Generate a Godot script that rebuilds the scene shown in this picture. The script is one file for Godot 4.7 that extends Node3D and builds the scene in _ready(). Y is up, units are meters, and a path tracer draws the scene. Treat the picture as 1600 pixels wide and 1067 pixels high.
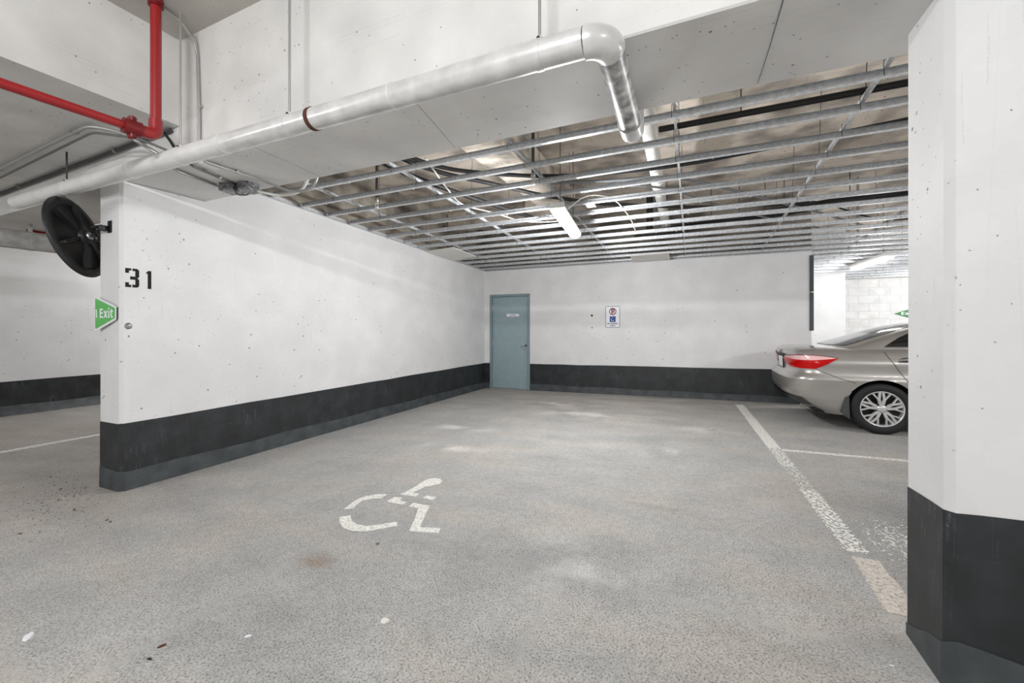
extends Node3D

# ---------------------------------------------------------------- camera, air and exposure
func set_camera():
	var cam := Camera3D.new()
	cam.name = "camera"
	cam.projection = Camera3D.PROJECTION_FRUSTUM
	cam.near = 0.05
	cam.far = 100.0
	cam.keep_aspect = Camera3D.KEEP_HEIGHT
	cam.size = 0.05 * 1067.0 / 640.0
	cam.frustum_offset = Vector2(0.0, -0.05 * 22.5 / 640.0)
	cam.position = Vector3(0, 1.40, 0)
	cam.rotation.y = atan(290.0 / 640.0)
	add_child(cam)
	cam.current = true
	var we := WorldEnvironment.new()
	we.name = "world_environment"
	var e := Environment.new()
	e.background_mode = Environment.BG_COLOR
	e.background_color = Color(0.0, 0.0, 0.0)
	e.tonemap_mode = Environment.TONE_MAPPER_LINEAR
	e.tonemap_exposure = EXPOSURE
	e.sdfgi_enabled = true
	e.ssao_enabled = true
	e.ssil_enabled = true
	we.environment = e
	add_child(we)

const EXPOSURE := 0.87
# every lamp: name, centre, yaw in degrees, length, energy, label, wrap half width
var LAMPS := [
	["fluorescent_light", Vector3(-1.395, 2.60, -4.65), 7.0, 1.24, 5.5, "glowing fluorescent light hung under the bare ceiling frame in the middle of the parking bay"],
	["fluorescent_light", Vector3(2.865, 2.555, -9.48), 2.5, 1.40, 1.8, "glowing fluorescent light near the block wall, above the roof of the silver car"],
	["fluorescent_light", Vector3(-0.7, 3.25, 2.3), 90.0, 1.24, 13.0, "fluorescent light on the driving aisle ceiling nearest the parking bay"],
	["fluorescent_light", Vector3(-6.3, 2.72, 2.3), 90.0, 1.24, 3.5, "fluorescent light under the low ceiling at the left end of the driving aisle"],
	["fluorescent_light", Vector3(5.2, 3.25, 2.3), 90.0, 1.24, 5.0, "fluorescent light on the driving aisle ceiling at its right end"],
	["fluorescent_light", Vector3(-9.0, 2.72, -5.2), 0.0, 1.24, 3.4, "fluorescent light over the empty bay left of the partition wall"],
	["fluorescent_light", Vector3(5.6, 2.52, -10.4), 90.0, 1.24, 6.0, "fluorescent light further along the block wall, hidden behind the pillar"],
	["fluorescent_light", Vector3(4.6, 2.55, -4.4), 0.0, 1.24, 5.0, "fluorescent light over the bay right of the concrete pillar"],
]
const LAMP_COLOR := Color(0.99, 0.992, 0.998)

# ---------------------------------------------------------------- helpers
var M := {}
var rng := RandomNumberGenerator.new()

func S() -> SurfaceTool:
	var st := SurfaceTool.new()
	st.begin(Mesh.PRIMITIVE_TRIANGLES)
	st.set_smooth_group(-1)
	return st

func tri(st: SurfaceTool, a: Vector3, b: Vector3, c: Vector3):
	st.add_vertex(a); st.add_vertex(b); st.add_vertex(c)

# a convex flat polygon whose front looks along out
func face(st: SurfaceTool, p: Array, out: Vector3):
	var n: Vector3 = (p[1] - p[0]).cross(p[2] - p[0])
	if n.length() < 1e-12 and p.size() > 3:
		n = (p[2] - p[0]).cross(p[3] - p[0])
	var flip := n.dot(out) > 0.0
	for i in range(1, p.size() - 1):
		if flip:
			tri(st, p[0], p[i + 1], p[i])
		else:
			tri(st, p[0], p[i], p[i + 1])

# bevelled box in the frame t
func tbox(st: SurfaceTool, t: Transform3D, size: Vector3, bev := 0.0):
	st.set_smooth_group(-1)
	var h := size * 0.5
	var b := minf(bev, minf(h.x, minf(h.y, h.z)) * 0.9)
	var ax := [Vector3.RIGHT, Vector3.UP, Vector3.BACK]
	for a in 3:
		var u := (a + 1) % 3
		var v := (a + 2) % 3
		for s in [-1.0, 1.0]:
			var p := []
			for k in [[-1, -1], [1, -1], [1, 1], [-1, 1]]:
				p.append(t * (ax[a] * s * h[a] + ax[u] * k[0] * (h[u] - b) + ax[v] * k[1] * (h[v] - b)))
			face(st, p, t.basis * (ax[a] * s))
			if b > 0.0:
				for s2 in [-1.0, 1.0]:
					var q := []
					for k in [-1.0, 1.0]:
						q.append(t * (ax[a] * s * h[a] + ax[u] * s2 * (h[u] - b) + ax[v] * k * (h[v] - b)))
					for k in [1.0, -1.0]:
						q.append(t * (ax[a] * s * (h[a] - b) + ax[u] * s2 * h[u] + ax[v] * k * (h[v] - b)))
					face(st, q, t.basis * (ax[a] * s + ax[u] * s2))
	if b > 0.0:
		for x in [-1.0, 1.0]:
			for y in [-1.0, 1.0]:
				for z in [-1.0, 1.0]:
					face(st, [t * Vector3(x * h.x, y * (h.y - b), z * (h.z - b)), t * Vector3(x * (h.x - b), y * h.y, z * (h.z - b)), t * Vector3(x * (h.x - b), y * (h.y - b), z * h.z)], t.basis * Vector3(x, y, z))

func box(st: SurfaceTool, lo: Vector3, hi: Vector3, bev := 0.0):
	tbox(st, Transform3D(Basis(), (lo + hi) * 0.5), hi - lo, bev)

# convex solid between two equal rings of points
func prism(st: SurfaceTool, a: Array, b: Array):
	st.set_smooth_group(-1)
	var c := Vector3.ZERO
	for p in a: c += p
	for p in b: c += p
	c /= a.size() + b.size()
	face(st, a, a[0] - c)
	face(st, b, b[0] - c)
	for i in a.size():
		var j: int = (i + 1) % a.size()
		var m: Vector3 = (a[i] + a[j] + b[i] + b[j]) * 0.25
		face(st, [a[i], a[j], b[j], b[i]], m - c)

func frame_of(d: Vector3) -> Array:
	var u := Vector3.UP
	if absf(d.normalized().y) > 0.95: u = Vector3.RIGHT
	var x := d.cross(u).normalized()
	return [x, x.cross(d).normalized()]

func tube(st: SurfaceTool, path: Array, r: float, seg := 12, caps := true):
	var rings := []
	var d0: Vector3 = (path[1] - path[0]).normalized()
	var f := frame_of(d0)
	var x: Vector3 = f[0]
	for i in path.size():
		var d: Vector3
		if i == 0: d = path[1] - path[0]
		elif i == path.size() - 1: d = path[i] - path[i - 1]
		else: d = (path[i + 1] - path[i]).normalized() + (path[i] - path[i - 1]).normalized()
		d = d.normalized()
		x = (x - d * x.dot(d)).normalized()
		var y := x.cross(d)
		var ring := []
		for k in seg:
			var a := TAU * k / seg
			ring.append(path[i] + (x * cos(a) + y * sin(a)) * r)
		rings.append(ring)
	st.set_smooth_group(0)
	for i in rings.size() - 1:
		for k in seg:
			var k2: int = (k + 1) % seg
			var m: Vector3 = (rings[i][k] + rings[i + 1][k2]) * 0.5 - (path[i] + path[i + 1]) * 0.5
			face(st, [rings[i][k], rings[i][k2], rings[i + 1][k2], rings[i + 1][k]], m)
	st.set_smooth_group(-1)
	if caps:
		face(st, rings[0], path[0] - path[1])
		face(st, rings[-1], path[-1] - path[-2])

# round the corners of a path
func bend(p: Array, r: float, n := 6) -> Array:
	var out := [p[0]]
	for i in range(1, p.size() - 1):
		var a: Vector3 = p[i - 1] - p[i]
		var b: Vector3 = p[i + 1] - p[i]
		var l := minf(r, minf(a.length(), b.length()) * 0.49)
		a = p[i] + a.normalized() * l
		b = p[i] + b.normalized() * l
		for k in n + 1:
			var t := float(k) / n
			out.append(a.lerp(p[i], t).lerp(p[i].lerp(b, t), t))
	out.append(p[-1])
	return out

# turn a profile of (radius, height) about the y axis of t
func lathe(st: SurfaceTool, prof: Array, seg: int, t: Transform3D, group := 0):
	st.set_smooth_group(group)
	for i in prof.size() - 1:
		var a: Vector2 = prof[i]
		var b: Vector2 = prof[i + 1]
		var n2 := Vector2(b.y - a.y, a.x - b.x)
		for k in seg:
			var a0 := TAU * k / seg
			var a1 := TAU * (k + 1) / seg
			var d0 := Vector3(cos(a0), 0, sin(a0))
			var d1 := Vector3(cos(a1), 0, sin(a1))
			var p := [t * (d0 * a.x + Vector3.UP * a.y), t * (d1 * a.x + Vector3.UP * a.y), t * (d1 * b.x + Vector3.UP * b.y), t * (d0 * b.x + Vector3.UP * b.y)]
			var out: Vector3 = t.basis * ((d0 + d1).normalized() * n2.x + Vector3.UP * n2.y)
			if a.x < 1e-5:
				face(st, [p[0], p[2], p[3]], out)
			elif b.x < 1e-5:
				face(st, [p[0], p[1], p[2]], out)
			else:
				face(st, p, out)
	st.set_smooth_group(-1)

# flat outline (2D, any shape) pushed from height 0 to h in the frame t (outline in x and -z... as x, y of t; thickness along t.z)
func slab2d(st: SurfaceTool, poly: PackedVector2Array, t: Transform3D, h: float):
	st.set_smooth_group(-1)
	var ix := Geometry2D.triangulate_polygon(poly)
	for i in range(0, ix.size(), 3):
		var q := []
		for k in 3: q.append(t * Vector3(poly[ix[i + k]].x, poly[ix[i + k]].y, h))
		face(st, q, t.basis.z)
	var cw := Geometry2D.is_polygon_clockwise(poly)
	for i in poly.size():
		var a := poly[i]
		var b := poly[(i + 1) % poly.size()]
		var n := Vector2(b.y - a.y, a.x - b.x) * (-1.0 if cw else 1.0)
		face(st, [t * Vector3(a.x, a.y, 0), t * Vector3(b.x, b.y, 0), t * Vector3(b.x, b.y, h), t * Vector3(a.x, a.y, h)], t.basis * Vector3(n.x, n.y, 0))

# an open sheet-metal section (2D points) of thickness th run from a to b; section x -> across, y -> up
func sheet(st: SurfaceTool, sec: Array, a: Vector3, b: Vector3, across: Vector3, up: Vector3):
	st.set_smooth_group(-1)
	for i in sec.size() - 1:
		var p: Vector2 = sec[i]
		var q: Vector2 = sec[i + 1]
		var o0: Vector3 = across * p.x + up * p.y
		var o1: Vector3 = across * q.x + up * q.y
		var n := (b - a).cross(o1 - o0).normalized()
		for s in [0.0007, -0.0007]:
			face(st, [a + o0 + n * s, a + o1 + n * s, b + o1 + n * s, b + o0 + n * s], n * s)

func mesh_of(st: SurfaceTool) -> ArrayMesh:
	st.generate_normals()
	return st.commit()

func obj(called: String, st, mat: Material, parent: Node = self) -> MeshInstance3D:
	var o := MeshInstance3D.new()
	o.name = called
	o.mesh = mesh_of(st) if st is SurfaceTool else st
	o.material_override = mat
	parent.add_child(o, true)
	return o

func numbered(called: String) -> String:
	if not has_node(NodePath(called)): return called
	var i := 1
	while has_node(NodePath("%s_%03d" % [called, i])): i += 1
	return "%s_%03d" % [called, i]

func tag(o: Node, label: String, category := "", group := "", kind := ""):
	o.set_meta("label", label)
	if category: o.set_meta("category", category)
	if group: o.set_meta("group", group)
	if kind: o.set_meta("kind", kind)

func thing(called: String, label: String, category: String, at := Vector3.ZERO, group := "") -> Node3D:
	var o := Node3D.new()
	o.name = numbered(called)
	o.position = at
	add_child(o)
	tag(o, label, category, group)
	return o

func single(called: String, st, mat: Material, label: String, category: String, group := "") -> MeshInstance3D:
	var o := obj(numbered(called), st, mat)
	tag(o, label, category, group)
	return o

func struct(called: String, st, mat: Material, label: String) -> MeshInstance3D:
	var o := obj(called, st, mat)
	o.set_meta("kind", "structure")
	o.set_meta("label", label)
	return o

func fy(x: float) -> float:   # the floor falls a little to the left
	return 0.016 * x + 0.0523

func gy(z: float) -> float:   # the ceiling frame hangs lower towards the back
	return 2.70 + 0.0386 * (z + 8.44)

func text(parent: Node, called: String, s: String, h: float, t: Transform3D, mat: Material, bold := false):
	var tm := TextMesh.new()
	tm.text = s
	var f := SystemFont.new()
	f.font_names = PackedStringArray(["Droid Sans"])
	if bold: f.font_weight = 700
	tm.font = f
	tm.font_size = 64
	tm.pixel_size = h / 46.0
	tm.depth = 0.0012
	var o := MeshInstance3D.new()
	o.name = called
	o.mesh = tm
	o.material_override = mat
	o.transform = t
	parent.add_child(o, true)
	return o

# ---------------------------------------------------------------- materials
func noise_image(n: int, freq: float, sd: int, oct := 4, kind := FastNoiseLite.TYPE_SIMPLEX_SMOOTH) -> Image:
	var f := FastNoiseLite.new()
	f.noise_type = kind
	f.seed = sd
	f.frequency = freq
	f.fractal_type = FastNoiseLite.FRACTAL_FBM
	f.fractal_octaves = oct
	return f.get_seamless_image(n, n)

func toned(im: Image, contrast: float, bright: float) -> Image:
	im.convert(Image.FORMAT_RGB8)
	im.adjust_bcs(1.0, contrast, 1.0)
	im.adjust_bcs(bright, 1.0, 1.0)
	return im

func tex(im: Image) -> ImageTexture:
	return ImageTexture.create_from_image(im)

func mat(c: Color, rough := 0.7, metal := 0.0) -> StandardMaterial3D:
	var m := StandardMaterial3D.new()
	m.albedo_color = c
	m.roughness = rough
	m.metallic = metal
	return m

func tri_mat(m: StandardMaterial3D, t: Texture2D, metres: float, world := true):
	m.albedo_texture = t
	m.uv1_triplanar = true
	m.uv1_world_triplanar = world
	m.uv1_scale = Vector3.ONE / metres
	m.uv1_triplanar_sharpness = 8.0

func dots(im: Image, n: int, sd: int, rmax: int, dark: float, spread := 1.0):
	var r := RandomNumberGenerator.new()
	r.seed = sd
	var w := im.get_width()
	for i in n:
		# pinholes come in loose swarms
		var cx := r.randi_range(0, w - 1)
		var cy := r.randi_range(0, w - 1)
		for k in r.randi_range(1, 7):
			var x := posmod(cx + int(r.randfn(0, 70) * spread), w)
			var y := posmod(cy + int(r.randfn(0, 70) * spread), w)
			var rr := 1 if r.randf() < 0.75 else r.randi_range(1, rmax)
			var v := dark + r.randf() * 0.35
			for dx in range(-rr, rr + 1):
				for dy in range(-rr, rr + 1):
					if dx * dx + dy * dy <= rr * rr and r.randf() < 0.8:
						im.set_pixel(posmod(x + dx, w), posmod(y + dy, w), Color(v, v, v * 0.97))

func scrapes(im: Image, n: int, sd: int, v: float, len_px: int, horiz := true, alpha := 0.25):
	var r := RandomNumberGenerator.new()
	r.seed = sd
	var w := im.get_width()
	for i in n:
		var x := r.randi_range(0, w - 1)
		var y := r.randi_range(0, w - 1)
		var l := r.randi_range(len_px / 4, len_px)
		var a := alpha * r.randf_range(0.3, 1.0)
		var wob := r.randf_range(-0.04, 0.04)
		for k in l:
			if r.randf() < 0.35: continue
			var px := posmod(x + (k if horiz else int(k * wob)), w)
			var py := posmod(y + (int(k * wob) if horiz else k), w)
			var c := im.get_pixel(px, py)
			im.set_pixel(px, py, c.lerp(Color(v, v, v), a))

func build_materials():
	# white painted concrete
	var wall := toned(noise_image(2048, 0.003, 11, 6), 0.028, 1.88)
	scrapes(wall, 240, 5, 0.72, 700, true, 0.12)
	scrapes(wall, 110, 6, 0.6, 130, false, 0.3)
	scrapes(wall, 26, 8, 0.7, 900, false, 0.2)
	dots(wall, 210, 7, 4, 0.22)
	var wall_t := tex(wall)
	M.wall = mat(Color(0.945, 0.945, 0.945), 0.55)
	tri_mat(M.wall, wall_t, 4.2)
	var rough_im := noise_image(1024, 0.02, 21, 5)
	var bump := tex(rough_im)
	M.wall.heightmap_enabled = true
	M.wall.heightmap_texture = bump
	M.wall.heightmap_scale = 0.06
	# painted concrete overhead, a little dirtier
	var soff := toned(noise_image(1024, 0.004, 31, 5), 0.055, 1.85)
	scrapes(soff, 50, 33, 0.55, 300, true, 0.25)
	dots(soff, 90, 32, 2, 0.3)
	M.soffit = mat(Color(0.92, 0.915, 0.905), 0.6)
	tri_mat(M.soffit, tex(soff), 3.1)
	M.slab_painted = mat(Color(0.80, 0.785, 0.755), 0.65)
	tri_mat(M.slab_painted, tex(soff), 2.6)
	# bare concrete above the frame: brownish, blotched, board marks
	var raw := toned(noise_image(1024, 0.004, 41, 6), 0.36, 1.8)
	scrapes(raw, 500, 43, 0.3, 500, true, 0.22)
	scrapes(raw, 90, 44, 0.12, 40, false, 0.7)
	dots(raw, 60, 45, 3, 0.15)
	M.raw = mat(Color(0.86, 0.815, 0.76), 0.85)
	tri_mat(M.raw, tex(raw), 3.3)
	M.raw_dark = mat(Color(0.66, 0.63, 0.585), 0.9)
	tri_mat(M.raw_dark, tex(raw), 2.9)
	M.raw_light = mat(Color(0.93, 0.885, 0.83), 0.85)
	tri_mat(M.raw_light, tex(raw), 2.4)
	# black band, slate curb
	var blk := toned(noise_image(1024, 0.009, 51, 5), 0.25, 0.5)
	scrapes(blk, 260, 52, 0.95, 120, true, 0.16)
	scrapes(blk, 190, 54, 1.0, 90, false, 0.35)
	dots(blk, 16, 53, 2, 0.6, 0.5)
	var sr := RandomNumberGenerator.new()
	sr.seed = 58
	for k in 46:      # clusters of white scuffs
		var cx := sr.randi_range(0, 1023)
		var cy := sr.randi_range(0, 1023)
		var al := sr.randf_range(0.08, 0.45)
		for q in sr.randi_range(4, 22):
			var sx := posmod(cx + int(sr.randfn(0, 26)), 1024)
			var sy := posmod(cy + int(sr.randfn(0, 14)), 1024)
			var sw := sr.randi_range(1, 3)
			for yy in sr.randi_range(6, 60):
				if sr.randf() < 0.3: continue
				for xx in sw:
					var ax := posmod(sx + xx, 1024)
					var ay := posmod(sy + yy, 1024)
					blk.set_pixel(ax, ay, blk.get_pixel(ax, ay).lerp(Color(1, 1, 1), al))
	var blk_t := tex(blk)
	M.band = mat(Color(0.150, 0.162, 0.172), 0.5)
	tri_mat(M.band, blk_t, 2.2)
	M.band.albedo_color = Color(0.62, 0.655, 0.69)
	M.curb = mat(Color(0.40, 0.43, 0.445), 0.55)
	var cu := toned(noise_image(512, 0.012, 56, 5), 0.2, 1.3)
	scrapes(cu, 90, 57, 1.0, 60, true, 0.4)
	tri_mat(M.curb, tex(cu), 1.3)
	# floor: rough deck membrane; tone comes from the dust on it (vertex colours)
	var n1 := noise_image(1024, 0.11, 61, 2)
	var n2 := noise_image(1024, 0.02, 62, 4)
	var d1 := n1.get_data()
	var d2 := n2.get_data()
	var hd := PackedByteArray()
	hd.resize(d1.size())
	for i in d1.size():
		var a := d1[i] / 255.0
		var v := 0.90 + 0.10 * (d2[i] / 255.0 - 0.5)
		if a < 0.42: v -= (0.42 - a) * 0.9
		if a > 0.60: v += (a - 0.60) * 0.5
		hd[i] = int(clampf(v, 0.2, 1.0) * 255.0)
	var fl := Image.create_from_data(1024, 1024, false, Image.FORMAT_L8, hd)
	fl.convert(Image.FORMAT_RGB8)
	M.floor = mat(Color(1, 1, 1), 0.78)
	tri_mat(M.floor, tex(fl), 1.5)
	M.floor.vertex_color_use_as_albedo = true
	M.floor.heightmap_enabled = true
	M.floor.heightmap_texture = tex(n1)
	M.floor.heightmap_scale = 0.2
	# road paint: worn through in specks
	var rp := toned(noise_image(512, 0.06, 71, 3), 0.12, 1.85)
	dots(rp, 260, 72, 2, 0.4, 0.6)
	M.road_paint = mat(Color(0.985, 0.98, 0.955), 0.75)
	tri_mat(M.road_paint, tex(rp), 1.1)
	M.road_paint_tan = mat(Color(0.87, 0.835, 0.795), 0.8)
	tri_mat(M.road_paint_tan, tex(rp), 0.8)
	# painted pipe, scuffed to grey
	var pp := toned(noise_image(512, 0.012, 81, 5), 0.38, 1.6)
	dots(pp, 60, 82, 2, 0.45, 0.5)
	M.pipe = mat(Color(0.93, 0.93, 0.92), 0.32)
	tri_mat(M.pipe, tex(toned(noise_image(512, 0.008, 83, 4), 0.03, 1.9)), 0.9)
	M.pipe_worn = mat(Color(0.92, 0.92, 0.915), 0.28, 0.2)
	tri_mat(M.pipe_worn, tex(toned(noise_image(512, 0.01, 85, 5), 0.09, 1.85)), 1.0)
	M.pipe_scuffed = mat(Color(0.88, 0.885, 0.88), 0.3, 0.2)
	tri_mat(M.pipe_scuffed, tex(pp), 0.6)
	M.white_pipe = mat(Color(0.93, 0.92, 0.90), 0.35)
	M.duct = mat(Color(0.80, 0.795, 0.78), 0.5)
	tri_mat(M.duct, tex(toned(noise_image(256, 0.02, 84, 4), 0.15, 1.8)), 1.0)
	M.rust = mat(Color(0.33, 0.19, 0.12), 0.9)
	M.grit = mat(Color(0.42, 0.34, 0.27), 0.95)
	M.red = mat(Color(0.60, 0.075, 0.095), 0.3)
	M.red.clearcoat_enabled = true
	M.red.clearcoat = 0.4
	M.red_dark = mat(Color(0.45, 0.055, 0.075), 0.4)
	# steel
	var gz := toned(noise_image(512, 0.03, 91, 4, FastNoiseLite.TYPE_CELLULAR), 0.12, 1.85)
	M.galv = mat(Color(0.90, 0.91, 0.92), 0.45, 0.35)
	tri_mat(M.galv, tex(gz), 0.6)
	M.conduit = mat(Color(0.70, 0.70, 0.69), 0.38, 0.6)
	M.dark_conduit = mat(Color(0.45, 0.45, 0.44), 0.45, 0.5)
	M.wire = mat(Color(0.30, 0.29, 0.28), 0.5, 0.6)
	M.steel_box = mat(Color(0.66, 0.67, 0.68), 0.45, 0.6)
	tri_mat(M.steel_box, tex(pp), 0.25)
	M.chrome = mat(Color(0.88, 0.88, 0.88), 0.15, 1.0)
	M.dark_steel = mat(Color(0.30, 0.31, 0.32), 0.5, 0.4)
	M.black_plastic = mat(Color(0.17, 0.175, 0.182), 0.42)
	M.black_deep = mat(Color(0.045, 0.045, 0.047), 0.5)
	M.rubber = mat(Color(0.085, 0.085, 0.088), 0.7)
	M.cable = mat(Color(0.12, 0.12, 0.125), 0.6)
	M.cable_grey = mat(Color(0.52, 0.53, 0.54), 0.5, 0.2)
	M.cable_white = mat(Color(0.88, 0.88, 0.86), 0.5)
	M.gypsum = mat(Color(0.90, 0.89, 0.87), 0.8)
	M.mirror = mat(Color(0.95, 0.95, 0.95), 0.03, 1.0)
	# door, signs
	M.door = mat(Color(0.60, 0.68, 0.705), 0.42)
	tri_mat(M.door, tex(toned(noise_image(512, 0.012, 95, 4), 0.03, 1.95)), 1.5)
	M.door_frame = mat(Color(0.50, 0.575, 0.59), 0.45)
	M.sign_white = mat(Color(0.93, 0.93, 0.95), 0.4)
	M.sign_green = mat(Color(0.36, 0.72, 0.36), 0.4)
	M.sign_green_dark = mat(Color(0.16, 0.47, 0.22), 0.4)
	M.sign_blue = mat(Color(0.06, 0.25, 0.56), 0.4)
	M.sign_red = mat(Color(0.60, 0.10, 0.13), 0.4)
	M.sign_black = mat(Color(0.07, 0.07, 0.08), 0.5)
	M.sign_edge = mat(Color(0.36, 0.40, 0.43), 0.5)
	M.stencil = mat(Color(0.04, 0.042, 0.045), 0.75)
	M.block = mat(Color(0.95, 0.95, 0.945), 0.65)
	tri_mat(M.block, tex(soff), 1.6)
	M.mortar = mat(Color(0.84, 0.84, 0.83), 0.8)
	# car
	M.paint = mat(Color(0.665, 0.65, 0.632), 0.30, 0.55)
	M.paint.clearcoat_enabled = true
	M.paint.clearcoat = 1.0
	M.paint.clearcoat_roughness = 0.04
	M.mud_flap = mat(Color(0.24, 0.245, 0.25), 0.55)
	M.glass = mat(Color(0.05, 0.06, 0.065), 0.06)
	M.lamp_red = mat(Color(0.74, 0.012, 0.025), 0.16)
	M.lamp_red.metallic_specular = 0.4
	M.lamp_clear = mat(Color(0.93, 0.74, 0.74), 0.12)
	M.lamp_clear.clearcoat_enabled = true
	M.alloy = mat(Color(0.83, 0.83, 0.83), 0.3, 0.55)
	# lamps
	M.lens = mat(Color(0.95, 0.95, 0.93), 0.4)
	M.lens.emission_enabled = true
	M.lens.emission = Color(1.0, 0.99, 0.97)
	M.lens.emission_energy_multiplier = 3.0
	M.fixture = mat(Color(0.92, 0.92, 0.91), 0.4)

# ---------------------------------------------------------------- lamps
func build_lamp(a: Array):
	var t := thing(a[0], a[5], "light", a[1])
	t.rotation.y = deg_to_rad(a[2])
	var l: float = a[3]
	var st := S()
	prism(st, [Vector3(-0.055, 0.085, -l / 2), Vector3(0.055, 0.085, -l / 2), Vector3(0.075, 0.03, -l / 2), Vector3(-0.075, 0.03, -l / 2)],
		[Vector3(-0.055, 0.085, l / 2), Vector3(0.055, 0.085, l / 2), Vector3(0.075, 0.03, l / 2), Vector3(-0.075, 0.03, l / 2)])
	obj("housing", st, M.fixture, t)
	st = S()
	var ra := []
	var rb := []
	for k in 9:
		var an := PI * k / 8.0
		ra.append(Vector3(cos(an) * 0.078, 0.029 - sin(an) * 0.062, -l / 2))
		rb.append(Vector3(cos(an) * 0.078, 0.029 - sin(an) * 0.062, l / 2))
	prism(st, ra, rb)
	obj("diffuser", st, M.lens, t)
	for s in [-1.0, 1.0]:
		st = S()
		box(st, Vector3(-0.078, 0.026, s * (l / 2 - 0.004) - 0.006), Vector3(0.078, 0.087, s * (l / 2 - 0.004) + 0.006), 0.004)
		obj("end_cap", st, M.fixture, t)
	for k in 5:
		var o := OmniLight3D.new()
		o.name = "tube_glow"
		o.position = Vector3(0, -0.075, (k - 2) * l / 5.0)
		o.light_color = LAMP_COLOR
		o.light_energy = a[4] / 5.0
		o.light_size = 0.035
		o.omni_range = 40.0
		o.omni_attenuation = 2.0
		o.shadow_enabled = true
		t.add_child(o, true)
	# what it hangs from
	var top: float = 3.64
	if a[1].z > -1.8:
		top = 3.63 if a[1].x > -3.67 else 2.9
	for s in [-1.0, 1.0]:
		st = S()
		tube(st, [Vector3(0, 0.085, s * l * 0.36), Vector3(0, top - a[1].y + 0.01, s * l * 0.36)], 0.004, 6)
		obj("hanger", st, M.wire, t)

# ---------------------------------------------------------------- setting
const XL := -4.527      # face of the partition wall
const XLB := -4.870
const ZE := -1.82       # its end
const ZB := -8.452      # face of the back wall
const YS := 2.67        # soffit of the cross beam
const SLAB := 3.64

func floor_tone(x: float, z: float, f1: FastNoiseLite, f2: FastNoiseLite) -> Color:
	var g := Vector3(0.555, 0.552, 0.538)
	var n := f1.get_noise_2d(x, z)
	var m := f2.get_noise_2d(x * 0.6 + 30.0, z * 2.2)
	var q := f1.get_noise_2d(x * 4.0 + 7.0, z * 4.0)
	g *= 1.0 + 0.15 * n + 0.16 * m + 0.12 * q
	# brown dust: around the wall end, in the bay on the left, along the foot of the back wall, in the lane
	var d := Vector2(x + 5.0, (z + 1.55) * 1.6).length()
	var dust := clampf(1.15 - d / 1.7, 0.0, 1.0) * (0.75 + 0.5 * m)
	dust = maxf(dust, smoothstep(-4.9, -6.0, x) * clampf(0.75 + 0.6 * n, 0.0, 1.0) * 0.85)
	dust = maxf(dust, smoothstep(-5.2, -7.6, z) * (0.55 + 0.5 * n) * smoothstep(1.6, 0.3, x))
	dust = maxf(dust, clampf(m * 1.1 + n * 0.6 + 0.1, 0.0, 0.5))
	g = g.lerp(Vector3(0.535, 0.485, 0.43) * (1.0 + 0.2 * m + 0.15 * q), clampf(dust, 0.0, 0.9))
	# lighter scuffed lane down the middle of the stall
	var lane := exp(-pow((x + 1.3 + 0.15 * z * 0.2) / 0.9, 2.0)) * smoothstep(-3.0, -5.5, z)
	g *= 1.0 + 0.12 * lane * (0.6 + m)
	# darker worn deck right of the stall line and a shadowless oil stain under the car's tail
	var w := exp(-pow((x - 1.5) / 0.75, 2.0) - pow((z + 3.5) / 0.9, 2.0))
	g *= 1.0 - 0.5 * w * (0.8 + n)
	# dark tyre arcs and pale scuffed spots
	for t in [[-0.1, -3.25, 0.5, 0.028, 0.30], [-0.05, -3.42, 0.35, 0.022, 0.22], [-0.9, -2.2, 1.6, 0.05, 0.12], [0.35, -1.7, 1.9, 0.07, 0.16], [-3.5, -3.7, 0.4, 0.03, 0.2]]:
		var dz: float = z - t[1] - 0.12 * (x - t[0]) * (x - t[0])
		g *= 1.0 - t[4] * exp(-pow(dz / t[3], 2.0) - pow((x - t[0]) / t[2], 2.0)) * (0.6 + n)
	for t in [[-0.36, -4.55, 0.16, 0.10], [-0.28, -4.75, 0.08, 0.08], [-2.6, -4.0, 0.35, 0.10], [-1.7, -6.3, 0.5, 0.25], [-2.4, -7.0, 0.5, 0.2], [0.15, -5.9, 0.3, 0.12], [-0.55, -2.35, 0.3, 0.25], [-3.0, -4.9, 0.4, 0.15]]:
		var f: float = exp(-pow((x - t[0]) / t[2], 2.0) - pow((z - t[1]) / t[3], 2.0))
		if f > 0.02: g *= 1.0 + 0.55 * f * clampf(0.4 + q * 2.2 + m, 0.0, 1.0)
	# rust-brown spot in front of the symbol, darker smear at the wall foot
	var s := exp(-pow((x + 2.05) / 0.10, 2.0) - pow((z + 1.73) / 0.06, 2.0))
	g = g.lerp(Vector3(0.36, 0.27, 0.19), clampf(s * 0.9, 0.0, 1.0))
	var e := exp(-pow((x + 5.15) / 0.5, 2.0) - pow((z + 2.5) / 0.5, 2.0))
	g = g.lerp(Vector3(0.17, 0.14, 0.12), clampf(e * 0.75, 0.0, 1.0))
	return Color(g.x, g.y, g.z)

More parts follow.
